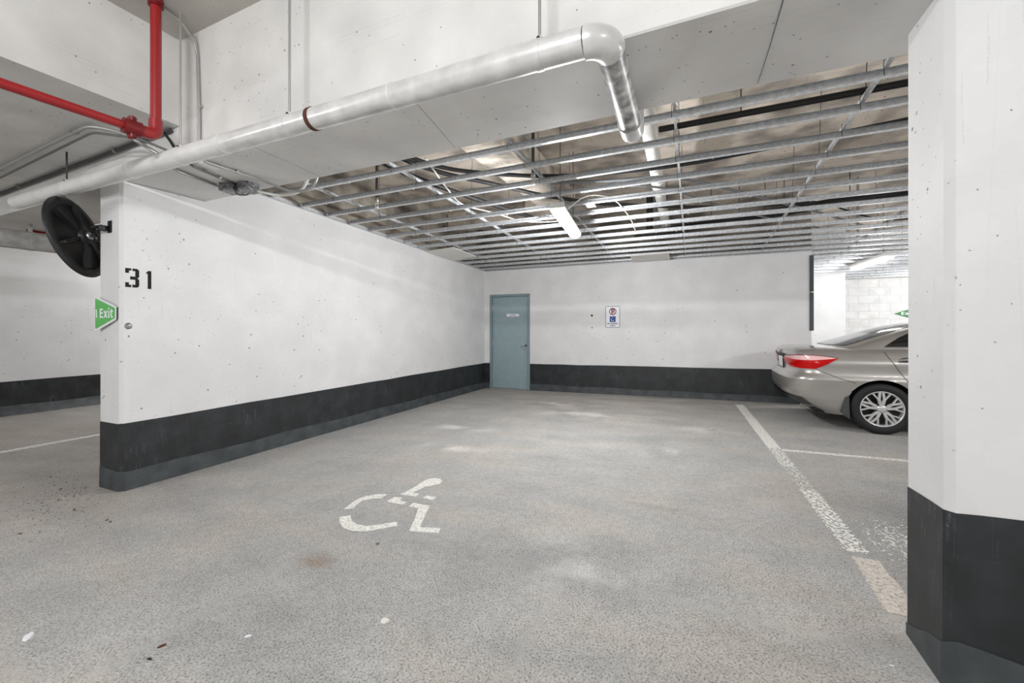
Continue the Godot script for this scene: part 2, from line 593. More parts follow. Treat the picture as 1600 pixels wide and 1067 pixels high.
func build_floor():
	var f1 := FastNoiseLite.new()
	f1.seed = 3; f1.frequency = 0.55; f1.fractal_octaves = 5
	var f2 := FastNoiseLite.new()
	f2.seed = 9; f2.frequency = 0.9; f2.fractal_octaves = 4
	var xs := []
	var zs := []
	var x := -11.0
	while x < 9.3:
		xs.append(x); x += 0.07 if x > -8.0 and x < 2.6 else 0.3
	var z := -13.0
	while z < 8.3:
		zs.append(z); z += 0.07 if z > -8.6 and z < 0.0 else 0.3
	var v := PackedVector3Array()
	var nn := PackedVector3Array()
	var cc := PackedColorArray()
	var ii := PackedInt32Array()
	var up := Vector3(-0.016, 1, 0).normalized()
	for a in xs:
		for b in zs:
			v.append(Vector3(a, fy(a), b)); nn.append(up); cc.append(floor_tone(a, b, f1, f2))
	var nz := zs.size()
	for i in xs.size() - 1:
		for j in nz - 1:
			var k := i * nz + j
			ii.append_array([k, k + nz, k + 1, k + 1, k + nz, k + nz + 1])
	# underside and rim
	var lo := [Vector3(-11, -0.4, -13), Vector3(xs[-1], -0.4, -13), Vector3(xs[-1], -0.4, zs[-1]), Vector3(-11, -0.4, zs[-1])]
	var b0 := v.size()
	for p in lo:
		v.append(p); nn.append(Vector3.DOWN); cc.append(Color(0.4, 0.4, 0.4))
	ii.append_array([b0, b0 + 1, b0 + 2, b0, b0 + 2, b0 + 3])
	var arr := []
	arr.resize(Mesh.ARRAY_MAX)
	arr[Mesh.ARRAY_VERTEX] = v; arr[Mesh.ARRAY_NORMAL] = nn; arr[Mesh.ARRAY_COLOR] = cc; arr[Mesh.ARRAY_INDEX] = ii
	var am := ArrayMesh.new()
	am.add_surface_from_arrays(Mesh.PRIMITIVE_TRIANGLES, arr)
	struct("floor", am, M.floor, "dusty grey textured parking deck floor")

# black band and slate curb on the foot of a wall face that runs from a to b (floor line), front along n
func wall_foot(parent: Node, a: Vector2, b: Vector2, n: Vector2, h0 := 0.15, h1 := 0.15, flare := 0.012):
	var top := 0.585
	var A := Vector3(a.x, 0, a.y)
	var B := Vector3(b.x, 0, b.y)
	var N := Vector3(n.x, 0, n.y)
	var steps := maxi(1, int(A.distance_to(B) / 0.35))
	var st := S()
	var r := RandomNumberGenerator.new()
	r.seed = int(absf(a.x * 100 + a.y * 37 + b.x * 11)) + 5
	var tops := []
	for i in steps + 1: tops.append(top + r.randf_range(-0.004, 0.004))
	for i in steps:
		var p := A.lerp(B, float(i) / steps)
		var q := A.lerp(B, float(i + 1) / steps)
		var p0 := p + Vector3.UP * (fy(p.x) - 0.02)
		var q0 := q + Vector3.UP * (fy(q.x) - 0.02)
		var p1: Vector3 = p + Vector3.UP * (fy(p.x) + tops[i])
		var q1: Vector3 = q + Vector3.UP * (fy(q.x) + tops[i + 1])
		face(st, [p0 + N * 0.004, q0 + N * 0.004, q1 + N * 0.004, p1 + N * 0.004], N)
		face(st, [p1, q1, q1 + N * 0.004, p1 + N * 0.004], Vector3.UP)
	face(st, [A + Vector3.UP * (fy(A.x) - 0.02), A + Vector3.UP * (fy(A.x) + tops[0]), A + N * 0.004 + Vector3.UP * (fy(A.x) + tops[0]), A + N * 0.004 + Vector3.UP * (fy(A.x) - 0.02)], A - B)
	face(st, [B + Vector3.UP * (fy(B.x) - 0.02), B + Vector3.UP * (fy(B.x) + tops[-1]), B + N * 0.004 + Vector3.UP * (fy(B.x) + tops[-1]), B + N * 0.004 + Vector3.UP * (fy(B.x) - 0.02)], B - A)
	obj("painted_band", st, M.band, parent)
	st = S()
	for i in steps:
		var p := A.lerp(B, float(i) / steps)
		var q := A.lerp(B, float(i + 1) / steps)
		var hp := lerpf(h0, h1, float(i) / steps) + sin(i * 1.7) * 0.008
		var hq := lerpf(h0, h1, float(i + 1) / steps) + sin((i + 1) * 1.7) * 0.008
		var pf := p + Vector3.UP * (fy(p.x) - 0.01)
		var qf := q + Vector3.UP * (fy(q.x) - 0.01)
		var prof := [[flare + 0.006, 0.0], [flare * 0.7 + 0.006, 0.25], [flare * 0.3 + 0.006, 0.6], [0.0065, 1.0], [0.0, 1.0]]
		for k in prof.size() - 1:
			face(st, [pf + N * prof[k][0] + Vector3.UP * hp * prof[k][1], qf + N * prof[k][0] + Vector3.UP * hq * prof[k][1],
				qf + N * prof[k + 1][0] + Vector3.UP * hq * prof[k + 1][1], pf + N * prof[k + 1][0] + Vector3.UP * hp * prof[k + 1][1]], N + Vector3.UP * 0.5)
	for e in [[A, h0, A - B], [B, h1, B - A]]:
		var pf: Vector3 = e[0] + Vector3.UP * (fy(e[0].x) - 0.01)
		face(st, [pf, pf + N * (flare + 0.006), pf + N * 0.0065 + Vector3.UP * e[1], pf + Vector3.UP * e[1]], e[2])
	obj("sealed_curb", st, M.curb, parent)

func build_shell():
	build_floor()
	# overhead
	var st := S()
	box(st, Vector3(-3.67, 3.63, -1.84), Vector3(9.2, 3.9, 8.2))
	struct("ceiling", st, M.slab_painted, "painted concrete slab over the driving aisle")
	st = S()
	var a := []
	var b := []
	for z in [-1.835, 8.2]:
		var ring := [Vector3(-11, 2.86, z), Vector3(-3.67, 2.965, z), Vector3(-3.67, 3.9, z), Vector3(-11, 3.9, z)]
		if a.is_empty(): a = ring
		else: b = ring
	prism(st, a, b)
	struct("ceiling_left", st, M.soffit, "lower concrete ceiling with a deep white side face, at the left")
	st = S()
	box(st, Vector3(-11, SLAB, -13), Vector3(9.2, 3.9, -1.84))
	struct("ceiling_back", st, M.raw, "bare brownish concrete slab above the metal frame")
	# cross beam with its form joints
	st = S()
	box(st, Vector3(-11, YS, -2.50), Vector3(9.2, 3.9, -1.84), 0.008)
	var beam := struct("trim_1", st, M.soffit, "white painted concrete beam across the mouth of the bay")
	for s in [[0.302, -1.87, 0.283, -2.47, 0.0035], [-1.45, -1.87, -1.567, -2.49, 0.0015], [-2.85, -1.87, -2.9, -2.49, 0.0012]]:
		var js := S()
		tube(js, [Vector3(s[0], YS, s[1]), Vector3((s[0] + s[2]) * 0.5 + 0.004, YS, (s[1] + s[3]) * 0.5), Vector3(s[2], YS, s[3])], s[4], 6)
		obj("form_joint", js, M.dark_steel, beam)
	# ribs of the slab above the frame
	st = S()
	box(st, Vector3(-2.30, 3.30, -6.6), Vector3(-1.84, SLAB + 0.05, -2.49), 0.01)
	struct("trim_2", st, M.raw_light, "bare concrete rib under the back slab, above the ceiling frame")
	st = S()
	box(st, Vector3(-2.75, 3.42, -6.9), Vector3(-2.30, SLAB + 0.05, -6.6), 0.01)
	box(st, Vector3(-4.53, 3.35, -7.2), Vector3(-2.3, SLAB + 0.05, -6.9), 0.01)
	struct("trim_3", st, M.raw, "bare concrete drop at the back left of the ceiling void")
	# partition wall with the stencilled 31
	st = S()
	var ch := 0.022
	a = []
	b = []
	for y in [-0.3, 2.666]:
		var ring := [Vector3(XLB, y, -2.49), Vector3(XLB, y, ZE), Vector3(XL - ch, y, ZE), Vector3(XL, y, ZE - ch), Vector3(XL, y, -2.49)]
		if a.is_empty(): a = ring
		else: b = ring
	prism(st, a, b)
	prism(st, [Vector3(XLB, -0.3, -2.49), Vector3(XL, -0.3, -2.49), Vector3(XL, gy(-2.49) + 0.03, -2.49), Vector3(XLB, gy(-2.49) + 0.03, -2.49)], [Vector3(XLB, -0.3, ZB - 0.2), Vector3(XL, -0.3, ZB - 0.2), Vector3(XL, gy(ZB - 0.2) + 0.03, ZB - 0.2), Vector3(XLB, gy(ZB - 0.2) + 0.03, ZB - 0.2)])
	var w := struct("wall_left", st, M.wall, "white painted concrete partition wall with a black foot, left of the bay")
	st = S()
	prism(st, [Vector3(XLB, gy(-2.49) + 0.03, -2.49), Vector3(XL - 0.004, gy(-2.49) + 0.03, -2.49), Vector3(XL - 0.004, SLAB + 0.02, -2.49), Vector3(XLB, SLAB + 0.02, -2.49)], [Vector3(XLB, gy(ZB - 0.2) + 0.03, ZB - 0.2), Vector3(XL - 0.004, gy(ZB - 0.2) + 0.03, ZB - 0.2), Vector3(XL - 0.004, SLAB + 0.02, ZB - 0.2), Vector3(XLB, SLAB + 0.02, ZB - 0.2)])
	obj("bare_top", st, M.raw_dark, w)
	wall_foot(w, Vector2(XL, ZE - ch), Vector2(XL, ZB + 0.003), Vector2(1, 0), 0.17, 0.15)
	wall_foot(w, Vector2(XLB + 0.0, ZE), Vector2(XL - ch, ZE), Vector2(0, 1), 0.20, 0.17, 0.004)
	wall_foot(w, Vector2(XLB, ZB), Vector2(XLB, ZE), Vector2(-1, 0))
	st = S()   # the chamfer of the wall end, painted too
	for part in [[0.585, 0.0045, M.band, "painted_band"], [0.17, 0.009, M.curb, "sealed_curb"]]:
		st = S()
		var o: float = part[1]
		var y1: float = fy(XL) + part[0]
		face(st, [Vector3(XL - ch, -0.1, ZE + o), Vector3(XL + o, -0.1, ZE - ch), Vector3(XL + o, y1, ZE - ch), Vector3(XL - ch, y1, ZE + o)], Vector3(1, 0, 1))
		face(st, [Vector3(XL - ch, y1, ZE + o), Vector3(XL + o, y1, ZE - ch), Vector3(XL - ch, y1, ZE - ch)], Vector3.UP)
		obj(part[3], st, part[2], w)
	# back wall, with the door opening
	st = S()
	box(st, Vector3(XL - 0.01, -0.3, ZB - 0.25), Vector3(-4.36, 2.725, ZB))
	box(st, Vector3(-3.43, -0.3, ZB - 0.25), Vector3(1.765, 2.725, ZB))
	box(st, Vector3(-4.36, 2.11, ZB - 0.25), Vector3(-3.43, 2.725, ZB))
	w = struct("wall_back", st, M.wall, "white painted concrete back wall with a black foot")
	st = S()
	box(st, Vector3(XL - 0.01, 2.725, ZB - 0.25), Vector3(1.765, SLAB + 0.02, ZB - 0.004))
	obj("bare_top", st, M.raw_dark, w)
	wall_foot(w, Vector2(XL + 0.003, ZB), Vector2(-4.392, ZB), Vector2(0, 1), 0.14, 0.14)
	wall_foot(w, Vector2(-3.390, ZB), Vector2(1.765, ZB), Vector2(0, 1), 0.15, 0.12)
	st = S()
	box(st, Vector3(-11, -0.3, ZB - 0.25), Vector3(XLB, SLAB + 0.02, ZB))
	w = struct("wall_back_left", st, M.wall, "white back wall of the bay left of the partition")
	wall_foot(w, Vector2(-10.79, ZB), Vector2(XLB - 0.003, ZB), Vector2(0, 1))
	# corridor behind the back wall's right end
	st = S()
	box(st, Vector3(1.60, -0.3, -11.3), Vector3(1.765, SLAB + 0.02, ZB - 0.25))
	box(st, Vector3(1.60, -0.3, -12.9), Vector3(2.98, SLAB + 0.02, -11.3), 0.006)
	struct("wall_back_recess", st, M.wall, "plain white recessed wall right of the back wall's end")
	st = S()
	box(st, Vector3(-4.9, -0.3, -9.9), Vector3(1.6, SLAB + 0.02, -9.75))
	struct("wall_behind_door", st, M.wall, "closing wall of the room behind the door")
	# block wall: every block laid by itself in a joint-deep mortar bed
	st = S()
	box(st, Vector3(2.98, -0.3, -12.9), Vector3(9.2, SLAB + 0.02, -12.606))
	w = struct("wall_back_right", st, M.mortar, "white painted concrete block wall at the far right")
	var variants := []
	for k in 3:
		st = S()
		box(st, Vector3(-0.1955, -0.0915, -0.02), Vector3(0.1955, 0.0915, 0.006), 0.0035 + 0.001 * k)
		variants.append(mesh_of(st))
	var half_st := S()
	box(half_st, Vector3(-0.095, -0.0915, -0.02), Vector3(0.095, 0.0915, 0.006), 0.0035)
	var half_m := mesh_of(half_st)
	for row in 15:
		var y := 0.255 + 0.1915 * row - 0.1
		for col in 8:
			var x := 3.18 + 0.3995 * col + (0.19 if row % 2 == 0 else 0.0)
			if row % 2 == 0 and col == 0:
				var h := obj("block", half_m, M.block, w)
				h.position = Vector3(3.079, y, -12.606)
			var o := obj("block", variants[(row * 5 + col * 3) % 3], M.block, w)
			o.position = Vector3(x, y, -12.606)
	st = S()
	box(st, Vector3(6.5, -0.3, -12.606), Vector3(9.2, SLAB, -12.58))
	obj("plaster", st, M.wall, w)
	# outer walls
	st = S()
	box(st, Vector3(-11.1, -0.5, -13), Vector3(-10.8, 3.9, 8.2))
	w = struct("wall_far_left", st, M.wall, "white wall with a black foot on the far left")
	wall_foot(w, Vector2(-10.8, ZB), Vector2(-10.8, 3.0), Vector2(1, 0), 0.17, 0.17, 0.1)
	st = S()
	box(st, Vector3(9.0, -0.3, -13), Vector3(9.25, 3.9, 8.2))
	struct("wall_right", st, M.wall, "white wall at the right end of the garage, outside the view")
	st = S()
	box(st, Vector3(-11, -0.5, 8.0), Vector3(9.2, 3.9, 8.25))
	struct("wall_front", st, M.wall, "white wall across the driving aisle, behind the viewer")
	st = S()
	box(st, Vector3(-11, -0.5, -13.2), Vector3(9.2, 3.9, -12.88))
	struct("wall_rear_shell", st, M.wall, "outer rear wall of the garage")
	# pillar on the right
	st = S()
	var px := 0.835
	a = []
	b = []
	for y in [-0.2, YS + 0.01]:
		var ring := [Vector3(px, y, -2.335), Vector3(px, y, -2.055), Vector3(px + 0.024, y, -2.03), Vector3(1.75, y, -2.03), Vector3(1.75, y, -2.335)]
		if a.is_empty(): a = ring
		else: b = ring
	prism(st, a, b)
	w = struct("wall_right_pillar", st, M.wall, "white concrete pillar with a black foot, close on the right")
	# its paint: band and curb wrapped round the corner
	for part in [[0.655, 0.655, 0.003, M.band, "painted_band"], [0.07, 0.19, 0.008, M.curb, "sealed_curb"]]:
		st = S()
		var o: float = part[2]
		var line := [Vector3(px - o, 0, -2.335), Vector3(px - o, 0, -2.25), Vector3(px - o, 0, -2.15), Vector3(px - o, 0, -2.054), Vector3(px + 0.024, 0, -2.03 + o), Vector3(px + 0.09, 0, -2.03 + o), Vector3(px + 0.3, 0, -2.03 + o), Vector3(1.75, 0, -2.03 + o)]
		var outs := [Vector3(-1, 0, 0), Vector3(-1, 0, 0), Vector3(-1, 0, 0), Vector3(-1, 0, 1), Vector3(0, 0, 1), Vector3(0, 0, 1), Vector3(0, 0, 1)]
		var hs := []
		if part[0] == part[1]: hs = [0.640, 0.646, 0.652, 0.655, 0.655, 0.658, 0.66, 0.66]
		else: hs = [0.05, 0.08, 0.13, 0.16, 0.19, 0.18, 0.135, 0.13]
		for i in 7:
			var p: Vector3 = line[i]
			var q: Vector3 = line[i + 1]
			var pt: Vector3 = p + Vector3.UP * (fy(p.x) + hs[i])
			var qt: Vector3 = q + Vector3.UP * (fy(q.x) + hs[i + 1])
			face(st, [p - Vector3.UP * 0.05, q - Vector3.UP * 0.05, qt, pt], outs[i])
			face(st, [pt, qt, qt - outs[i].normalized() * (o + 0.002), pt - outs[i].normalized() * (o + 0.002)], Vector3.UP)
		obj(part[4], st, part[3], w)

# ---------------------------------------------------------------- floor paint
func worn_line(called: String, label: String, corners: Array, keep: Callable, m: Material, cell := 0.0065):
	# corners: four floor points; cells of about 12 mm, dropped where the paint has gone
	var t := thing(called, label, "floor line")
	var f := FastNoiseLite.new()
	f.seed = 77; f.frequency = 0.21 / cell; f.fractal_octaves = 4
	var st := S()
	var l: float = corners[0].distance_to(corners[3])
	var wd: float = corners[0].distance_to(corners[1])
	var nl := int(l / cell)
	var nw := maxi(2, int(wd / cell))
	for i in nl:
		for j in nw:
			var q := []
			for k in [[0, 0], [1, 0], [1, 1], [0, 1]]:
				var u: float = float(j + k[0]) / nw
				var v: float = float(i + k[1]) / nl
				var p: Vector2 = corners[0].lerp(corners[1], u).lerp(corners[3].lerp(corners[2], u), v)
				q.append(Vector3(p.x, fy(p.x) + 0.0012, p.y))
			var vv := (i + 0.5) / nl
			var uu := (j + 0.5) / nw
			var n := f.get_noise_2d(q[0].x, q[0].z) * 1.6
			if n + 0.5 < keep.call(uu, vv):
				face(st, q, Vector3.UP)
	obj("paint", st, m, t)
	return t

func build_floor_paint():
	var edge := func(u: float, v: float) -> float:
		return 2.0 if u > 0.12 and u < 0.88 else 0.75
	# stall line on the right: bright at the back, worn away in the middle, sandy near the pillar
	worn_line("stall_line", "long worn white stall line running from the back wall towards the pillar", [Vector2(0.59, -8.05), Vector2(0.72, -8.05), Vector2(0.93, -3.05), Vector2(0.80, -3.05)],
		func(u, v):
			var k := 1.3
			if v > 0.55: k = 0.62
			if v > 0.68: k = 0.14
			if v > 0.80: k = 0.58
			if u < 0.08 or u > 0.92: k -= 0.3
			return k, M.road_paint)
	worn_line("stall_line", "sandy worn end of the stall line at the foot of the pillar", [Vector2(0.815, -2.99), Vector2(0.945, -2.99), Vector2(0.95, -2.47), Vector2(0.80, -2.47)],
		func(u, v): return 1.1 if u > 0.06 and u < 0.94 else 0.6, M.road_paint_tan)
	worn_line("bay_line", "thin white line branching from the stall line behind the car's rear wheel", [Vector2(0.84, -5.31), Vector2(0.84, -5.22), Vector2(4.2, -5.27), Vector2(4.2, -5.36)],
		func(u, v): return 0.95 if u > 0.1 and u < 0.9 else 0.5, M.road_paint)
	worn_line("bay_line", "thin white line on the dusty floor left of the partition wall", [Vector2(-7.50, 1.2), Vector2(-7.37, 1.2), Vector2(-7.37, -6.6), Vector2(-7.50, -6.6)], edge, M.road_paint, 0.013)
	worn_line("paint_remnant", "crackled white remains of old paint beside the stall line by the pillar", [Vector2(0.95, -3.55), Vector2(1.42, -3.75), Vector2(1.50, -3.0), Vector2(1.02, -2.85)],
		func(u, v): return 0.34 - 1.15 * absf(v - 0.45) - 0.75 * absf(u - 0.35), M.road_paint)
	# wheelchair symbol, six stencilled strokes
	var t := thing("wheelchair_symbol", "large white stencilled wheelchair symbol painted on the floor of the bay", "floor symbol")
	for poly in [
		[-2.242,-2.697,-2.230,-2.776,-2.233,-2.903,-2.242,-3.039,-2.223,-3.101,-2.188,-3.125,-2.132,-3.127,-2.083,-3.086,-2.069,-3.027,-2.108,-2.954,-2.149,-2.914,-2.151,-2.849,-2.171,-2.774,-2.096,-2.766,-2.087,-2.713,-2.143,-2.711],
		[-2.026,-2.718,-2.022,-2.767,-1.926,-2.769,-1.922,-2.708],
		[-2.247,-2.546,-2.252,-2.647,-2.173,-2.651,-2.166,-2.605,-2.087,-2.599,-2.087,-2.549],
		[-2.453,-2.307,-2.484,-2.420,-2.497,-2.503,-2.478,-2.567,-2.429,-2.625,-2.375,-2.656,-2.338,-2.662,-2.331,-2.575,-2.385,-2.555,-2.421,-2.508,-2.434,-2.460,-2.419,-2.404,-2.390,-2.349],
		[-2.379,-2.203,-2.326,-2.257,-2.284,-2.218,-2.236,-2.187,-2.174,-2.166,-2.096,-2.171,-2.033,-2.215,-1.943,-2.307,-1.895,-2.258,-1.967,-2.180,-2.037,-2.111,-2.127,-2.080,-2.223,-2.088,-2.316,-2.141],
		[-2.026,-2.540,-2.031,-2.606,-1.882,-2.615,-1.832,-2.506,-1.774,-2.382,-1.740,-2.304,-1.596,-2.345,-1.572,-2.285,-1.769,-2.227,-1.798,-2.280,-1.846,-2.384,-1.915,-2.507,-1.939,-2.547]]:
		var p2 := PackedVector2Array()
		for i in range(0, poly.size(), 2):
			p2.append(Vector2(poly[i], poly[i + 1]))
		var ix := Geometry2D.triangulate_polygon(p2)
		var st := S()
		for i in range(0, ix.size(), 3):
			var q := []
			for k in 3:
				var p := p2[ix[i + k]]
				q.append(Vector3(p.x, fy(p.x) + 0.0015, p.y))
			face(st, q, Vector3.UP)
		obj("painted_stroke", st, M.road_paint, t)

# ---------------------------------------------------------------- pipes
func build_pipes():
	var py := func(x: float) -> float: return 2.577 - 0.0095 * (x + 0.3)
	var R := 0.060
	var zc := -1.67
	var t := thing("drain_pipe", "long white painted drain pipe with an elbow, hung in front of the concrete beam", "pipe")
	var joints := [-6.14, -3.978, -2.865, -2.004, -1.421, -0.425]
	for i in joints.size() - 1:
		var st := S()
		var x0: float = joints[i]
		var x1: float = joints[i + 1]
		tube(st, [Vector3(x0 + 0.002, py.call(x0), zc), Vector3(x1 - 0.002, py.call(x1), zc)], R, 32)
		obj("pipe_run", st, M.pipe if i < 2 else M.pipe_worn, t)
	for i in [1, 2, 3, 4]:
		var st := S()
		var x: float = joints[i]
		var wide: float = [0.0, 0.012, 0.05, 0.014, 0.005][i]
		tube(st, [Vector3(x - wide, py.call(x), zc), Vector3(x + wide, py.call(x), zc)], R + 0.003, 32)
		var o := obj("pipe_joint", st, M.rust if i == 3 else M.pipe, t)
		if i == 3: o.set_meta("label", "rusty pipe joint")
	# rounded end on the left
	var cap := S()
	var prof := []
	for k in 9: prof.append(Vector2(R * cos(PI / 2 * k / 8.0), R * 0.8 * sin(PI / 2 * k / 8.0)))
	lathe(cap, prof, 32, Transform3D(Basis(Vector3(0, 0, 1), PI / 2), Vector3(-6.14, py.call(-6.14), zc)))
	obj("pipe_end", cap, M.pipe, t)
	# elbow: turns from +x to -z
	var el := S()
	var c := Vector3(-0.425, py.call(-0.3), zc - 0.085)
	var arc := []
	for k in 13:
		var an := PI / 2 * k / 12.0
		arc.append(c + Vector3(sin(an) * 0.085, 0, cos(an) * 0.085))
	tube(el, arc, R + 0.006, 32)
	obj("elbow", el, M.pipe_worn, t)
	var st := S()
	var a := Vector3(-0.34, py.call(-0.3), zc - 0.085)
	var b := Vector3(-0.356, py.call(-0.3) - 0.005, -2.44)
	tube(st, [a, b], R, 32)
	obj("return_run", st, M.pipe_scuffed, t)
	st = S()
	tube(st, bend([b + Vector3(0.001, 0, 0.03), b + Vector3(-0.003, 0, -0.135), b + Vector3(-0.004, 0.66, -0.138)], 0.07, 10), R + 0.006, 32)
	obj("rear_elbow", st, M.pipe_worn, t)
	for x in [-5.07, -3.33, -2.207, -0.625]:
		st = S()
		var top: float = 3.64 if x > -3.67 else 2.96
		tube(st, [Vector3(x, py.call(x) + R, zc), Vector3(x, top, zc)], 0.007, 8)
		obj("hanger_rod", st, M.conduit if x > -4.0 else M.wire, t)
		st = S()
		tube(st, [Vector3(x - 0.014, py.call(x), zc), Vector3(x + 0.014, py.call(x), zc)], R + 0.0025, 32)
		box(st, Vector3(x - 0.013, py.call(x) + R - 0.004, zc - 0.012), Vector3(x + 0.013, py.call(x) + R + 0.02, zc + 0.012), 0.003)
		obj("pipe_clamp", st, M.pipe if x < -2.5 else M.pipe_worn, t)
		st = S()
		tube(st, [Vector3(x, py.call(x) + R + 0.006, zc - 0.02), Vector3(x, py.call(x) + R + 0.006, zc + 0.02)], 0.008, 8)
		obj("bolt", st, M.black_plastic, t)
	# white pipe above the frame
	t = thing("white_pipe", "white pipe running away above the metal ceiling frame, behind the beam", "pipe")
	st = S()
	tube(st, [Vector3(-0.37, 3.20, -2.9), Vector3(-0.45, 3.2, -5.4)], 0.07, 24)
	obj("pipe_run", st, M.white_pipe, t)
	st = S()
	tube(st, [Vector3(-0.45, 3.2, -5.4), Vector3(-0.53, 3.2, -8.46)], 0.07, 24)
	obj("pipe_run", st, M.white_pipe, t)
	st = S()
	tube(st, [Vector3(-0.446, 3.2, -5.28), Vector3(-0.454, 3.2, -5.52)], 0.08, 24)
	obj("coupling", st, M.white_pipe, t)
	for z in [-3.6, -6.4]:
		st = S()
		tube(st, [Vector3(-0.41, 3.26, z), Vector3(-0.41, SLAB, z)], 0.006, 6)
		obj("hanger_rod", st, M.wire, t)
	# red sprinkler main
	t = thing("sprinkler_pipe", "glossy red sprinkler pipe dropping from the ceiling and turning left under the low soffit", "pipe")
	st = S()
	tube(st, [Vector3(-3.35, 2.78, -1.535), Vector3(-3.35, 3.64, -1.535)], 0.031, 24)
	obj("riser", st, M.red, t)
	st = S()
	tube(st, [Vector3(-3.35, 3.575, -1.535), Vector3(-3.35, 3.622, -1.535)], 0.043, 24)
	for k in 2:
		tbox(st, Transform3D(Basis(), Vector3(-3.35 + (k * 2 - 1) * 0.048, 3.6, -1.535)), Vector3(0.03, 0.03, 0.03), 0.006)
	obj("coupling", st, M.red_dark, t)
	st = S()
	tube(st, bend([Vector3(-3.35, 2.80, -1.535), Vector3(-3.35, 2.70, -1.535), Vector3(-3.358, 2.70, -1.43)], 0.07, 10), 0.039, 24)
	obj("elbow", st, M.red, t)
	st = S()
	tube(st, [Vector3(-3.356, 2.70, -1.455), Vector3(-3.363, 2.70, -1.365)], 0.049, 24)
	for k in 2:
		tbox(st, Transform3D(Basis(Vector3.UP, 0.1), Vector3(-3.36, 2.70 + (k * 2 - 1) * 0.055, -1.41)), Vector3(0.05, 0.035, 0.035), 0.007)
		tube(st, [Vector3(-3.388, 2.70 + (k * 2 - 1) * 0.057, -1.41), Vector3(-3.332, 2.70 + (k * 2 - 1) * 0.057, -1.41)], 0.009, 8)
	obj("coupling", st, M.red_dark, t)
	st = S()
	tube(st, [Vector3(-3.361, 2.70, -1.38), Vector3(-3.44, 2.70, 0.6), Vector3(-3.44, 2.70, 2.0)], 0.028, 24)
	obj("branch", st, M.red, t)
	for z in [0.3, 1.8]:
		st = S()
		tube(st, [Vector3(-3.42, 2.725, z), Vector3(-3.42, 3.64, z)], 0.005, 6)
		obj("hanger_rod", st, M.wire, t)
	# the bay on the left: big pale pipe and a stub of red pipe over it
	t = thing("thick_pipe", "thick pale pipe hung under the beam in the bay left of the partition wall", "pipe")
	st = S()
	tube(st, [Vector3(-7.5, 2.46, 1.2), Vector3(-7.5, 2.46, ZB + 0.01)], 0.113, 32)
	obj("pipe_run", st, M.duct, t)
	for z in [-0.9, -2.15, -3.4, -5.8]:
		st = S()
		tube(st, [Vector3(-7.5, 2.46, z - 0.02), Vector3(-7.5, 2.46, z + 0.02)], 0.117, 32)
		box(st, Vector3(-7.515, 2.57, z - 0.015), Vector3(-7.485, SLAB if z < -2.5 else (2.672 if z < -1.84 else 2.92), z + 0.015))
		obj("strap", st, M.duct, t)
	t = thing("red_pipe", "short stretch of red sprinkler pipe beyond the thick pale pipe, behind the round mirror", "pipe")
	st = S()
	tube(st, [Vector3(-7.92, 2.633, -2.24), Vector3(-7.92, 2.633, -6.4)], 0.034, 20)
	obj("pipe_run", st, M.red, t)
	st = S()
	tube(st, [Vector3(-7.92, 2.632, -2.53), Vector3(-7.92, 2.632, -2.65)], 0.046, 20)
	obj("coupling", st, M.red_dark, t)
	for z in [-3.0, -5.6]:
		st = S()
		tube(st, [Vector3(-7.92, 2.64, z), Vector3(-7.92, SLAB + 0.004, z)], 0.006, 6)
		obj("hanger_rod", st, M.wire, t)
	# dark drain across the back of the void
	t = thing("black_drain_pipe", "black drain pipe sloping across the back of the ceiling void", "pipe")
	st = S()
	tube(st, [Vector3(-1.0, 2.98, -7.4), Vector3(6.4, 3.62 - 0.02, -7.4)], 0.07, 20)
	obj("pipe_run", st, M.cable, t)
	st = S()
	tube(st, [Vector3(-0.75, 3.0, -7.4), Vector3(-0.75, SLAB + 0.01, -7.4)], 0.055, 16)
	obj("stack", st, M.cable, t)
	for x in [0.2, 0.6, 0.95, 1.2, 2.0]:
		st = S()
		tube(st, [Vector3(x, 3.05 + (x + 1) * 0.084, -7.39), Vector3(x, SLAB, -7.39)], 0.006, 6)
		obj("hanger_rod", st, M.wire, t)
	t = thing("black_pipe", "thin black pipe close above the first channel of the ceiling frame", "pipe")
	st = S()
	tube(st, [Vector3(-0.29, 3.02, -3.56), Vector3(5.4, 3.00, -3.50)], 0.024, 12)
	obj("pipe_run", st, M.black_deep, t)
	for x in [0.3, 1.32, 3.5]:
		st = S()
		tube(st, [Vector3(x, 3.03, -3.55), Vector3(x, SLAB, -3.55)], 0.005, 6)
		obj("hanger_rod", st, M.wire, t)

func conduit(called: String, label: String, path: Array, r: float, m: Material, straps: Array, category := "conduit", bendr := 0.12):
	var t := thing(called, label, category)
	var st := S()
	tube(st, bend(path, bendr, 6), r, 10)
	obj("tube", st, m, t)
	for s in straps:   # centre, direction
		st = S()
		var d: Vector3 = s[1].normalized()
		tube(st, [s[0] - d * 0.012, s[0] + d * 0.012], r + 0.003, 10)
		var n: Vector3 = s[2]
		tbox(st, Transform3D(Basis(d, n.cross(d).normalized(), n.normalized()).orthonormalized(), s[0] + n.normalized() * r * 0.6), Vector3(0.022, r * 4.4, r * 0.9), 0.001)
		obj("strap", st, M.conduit, t)
	return t

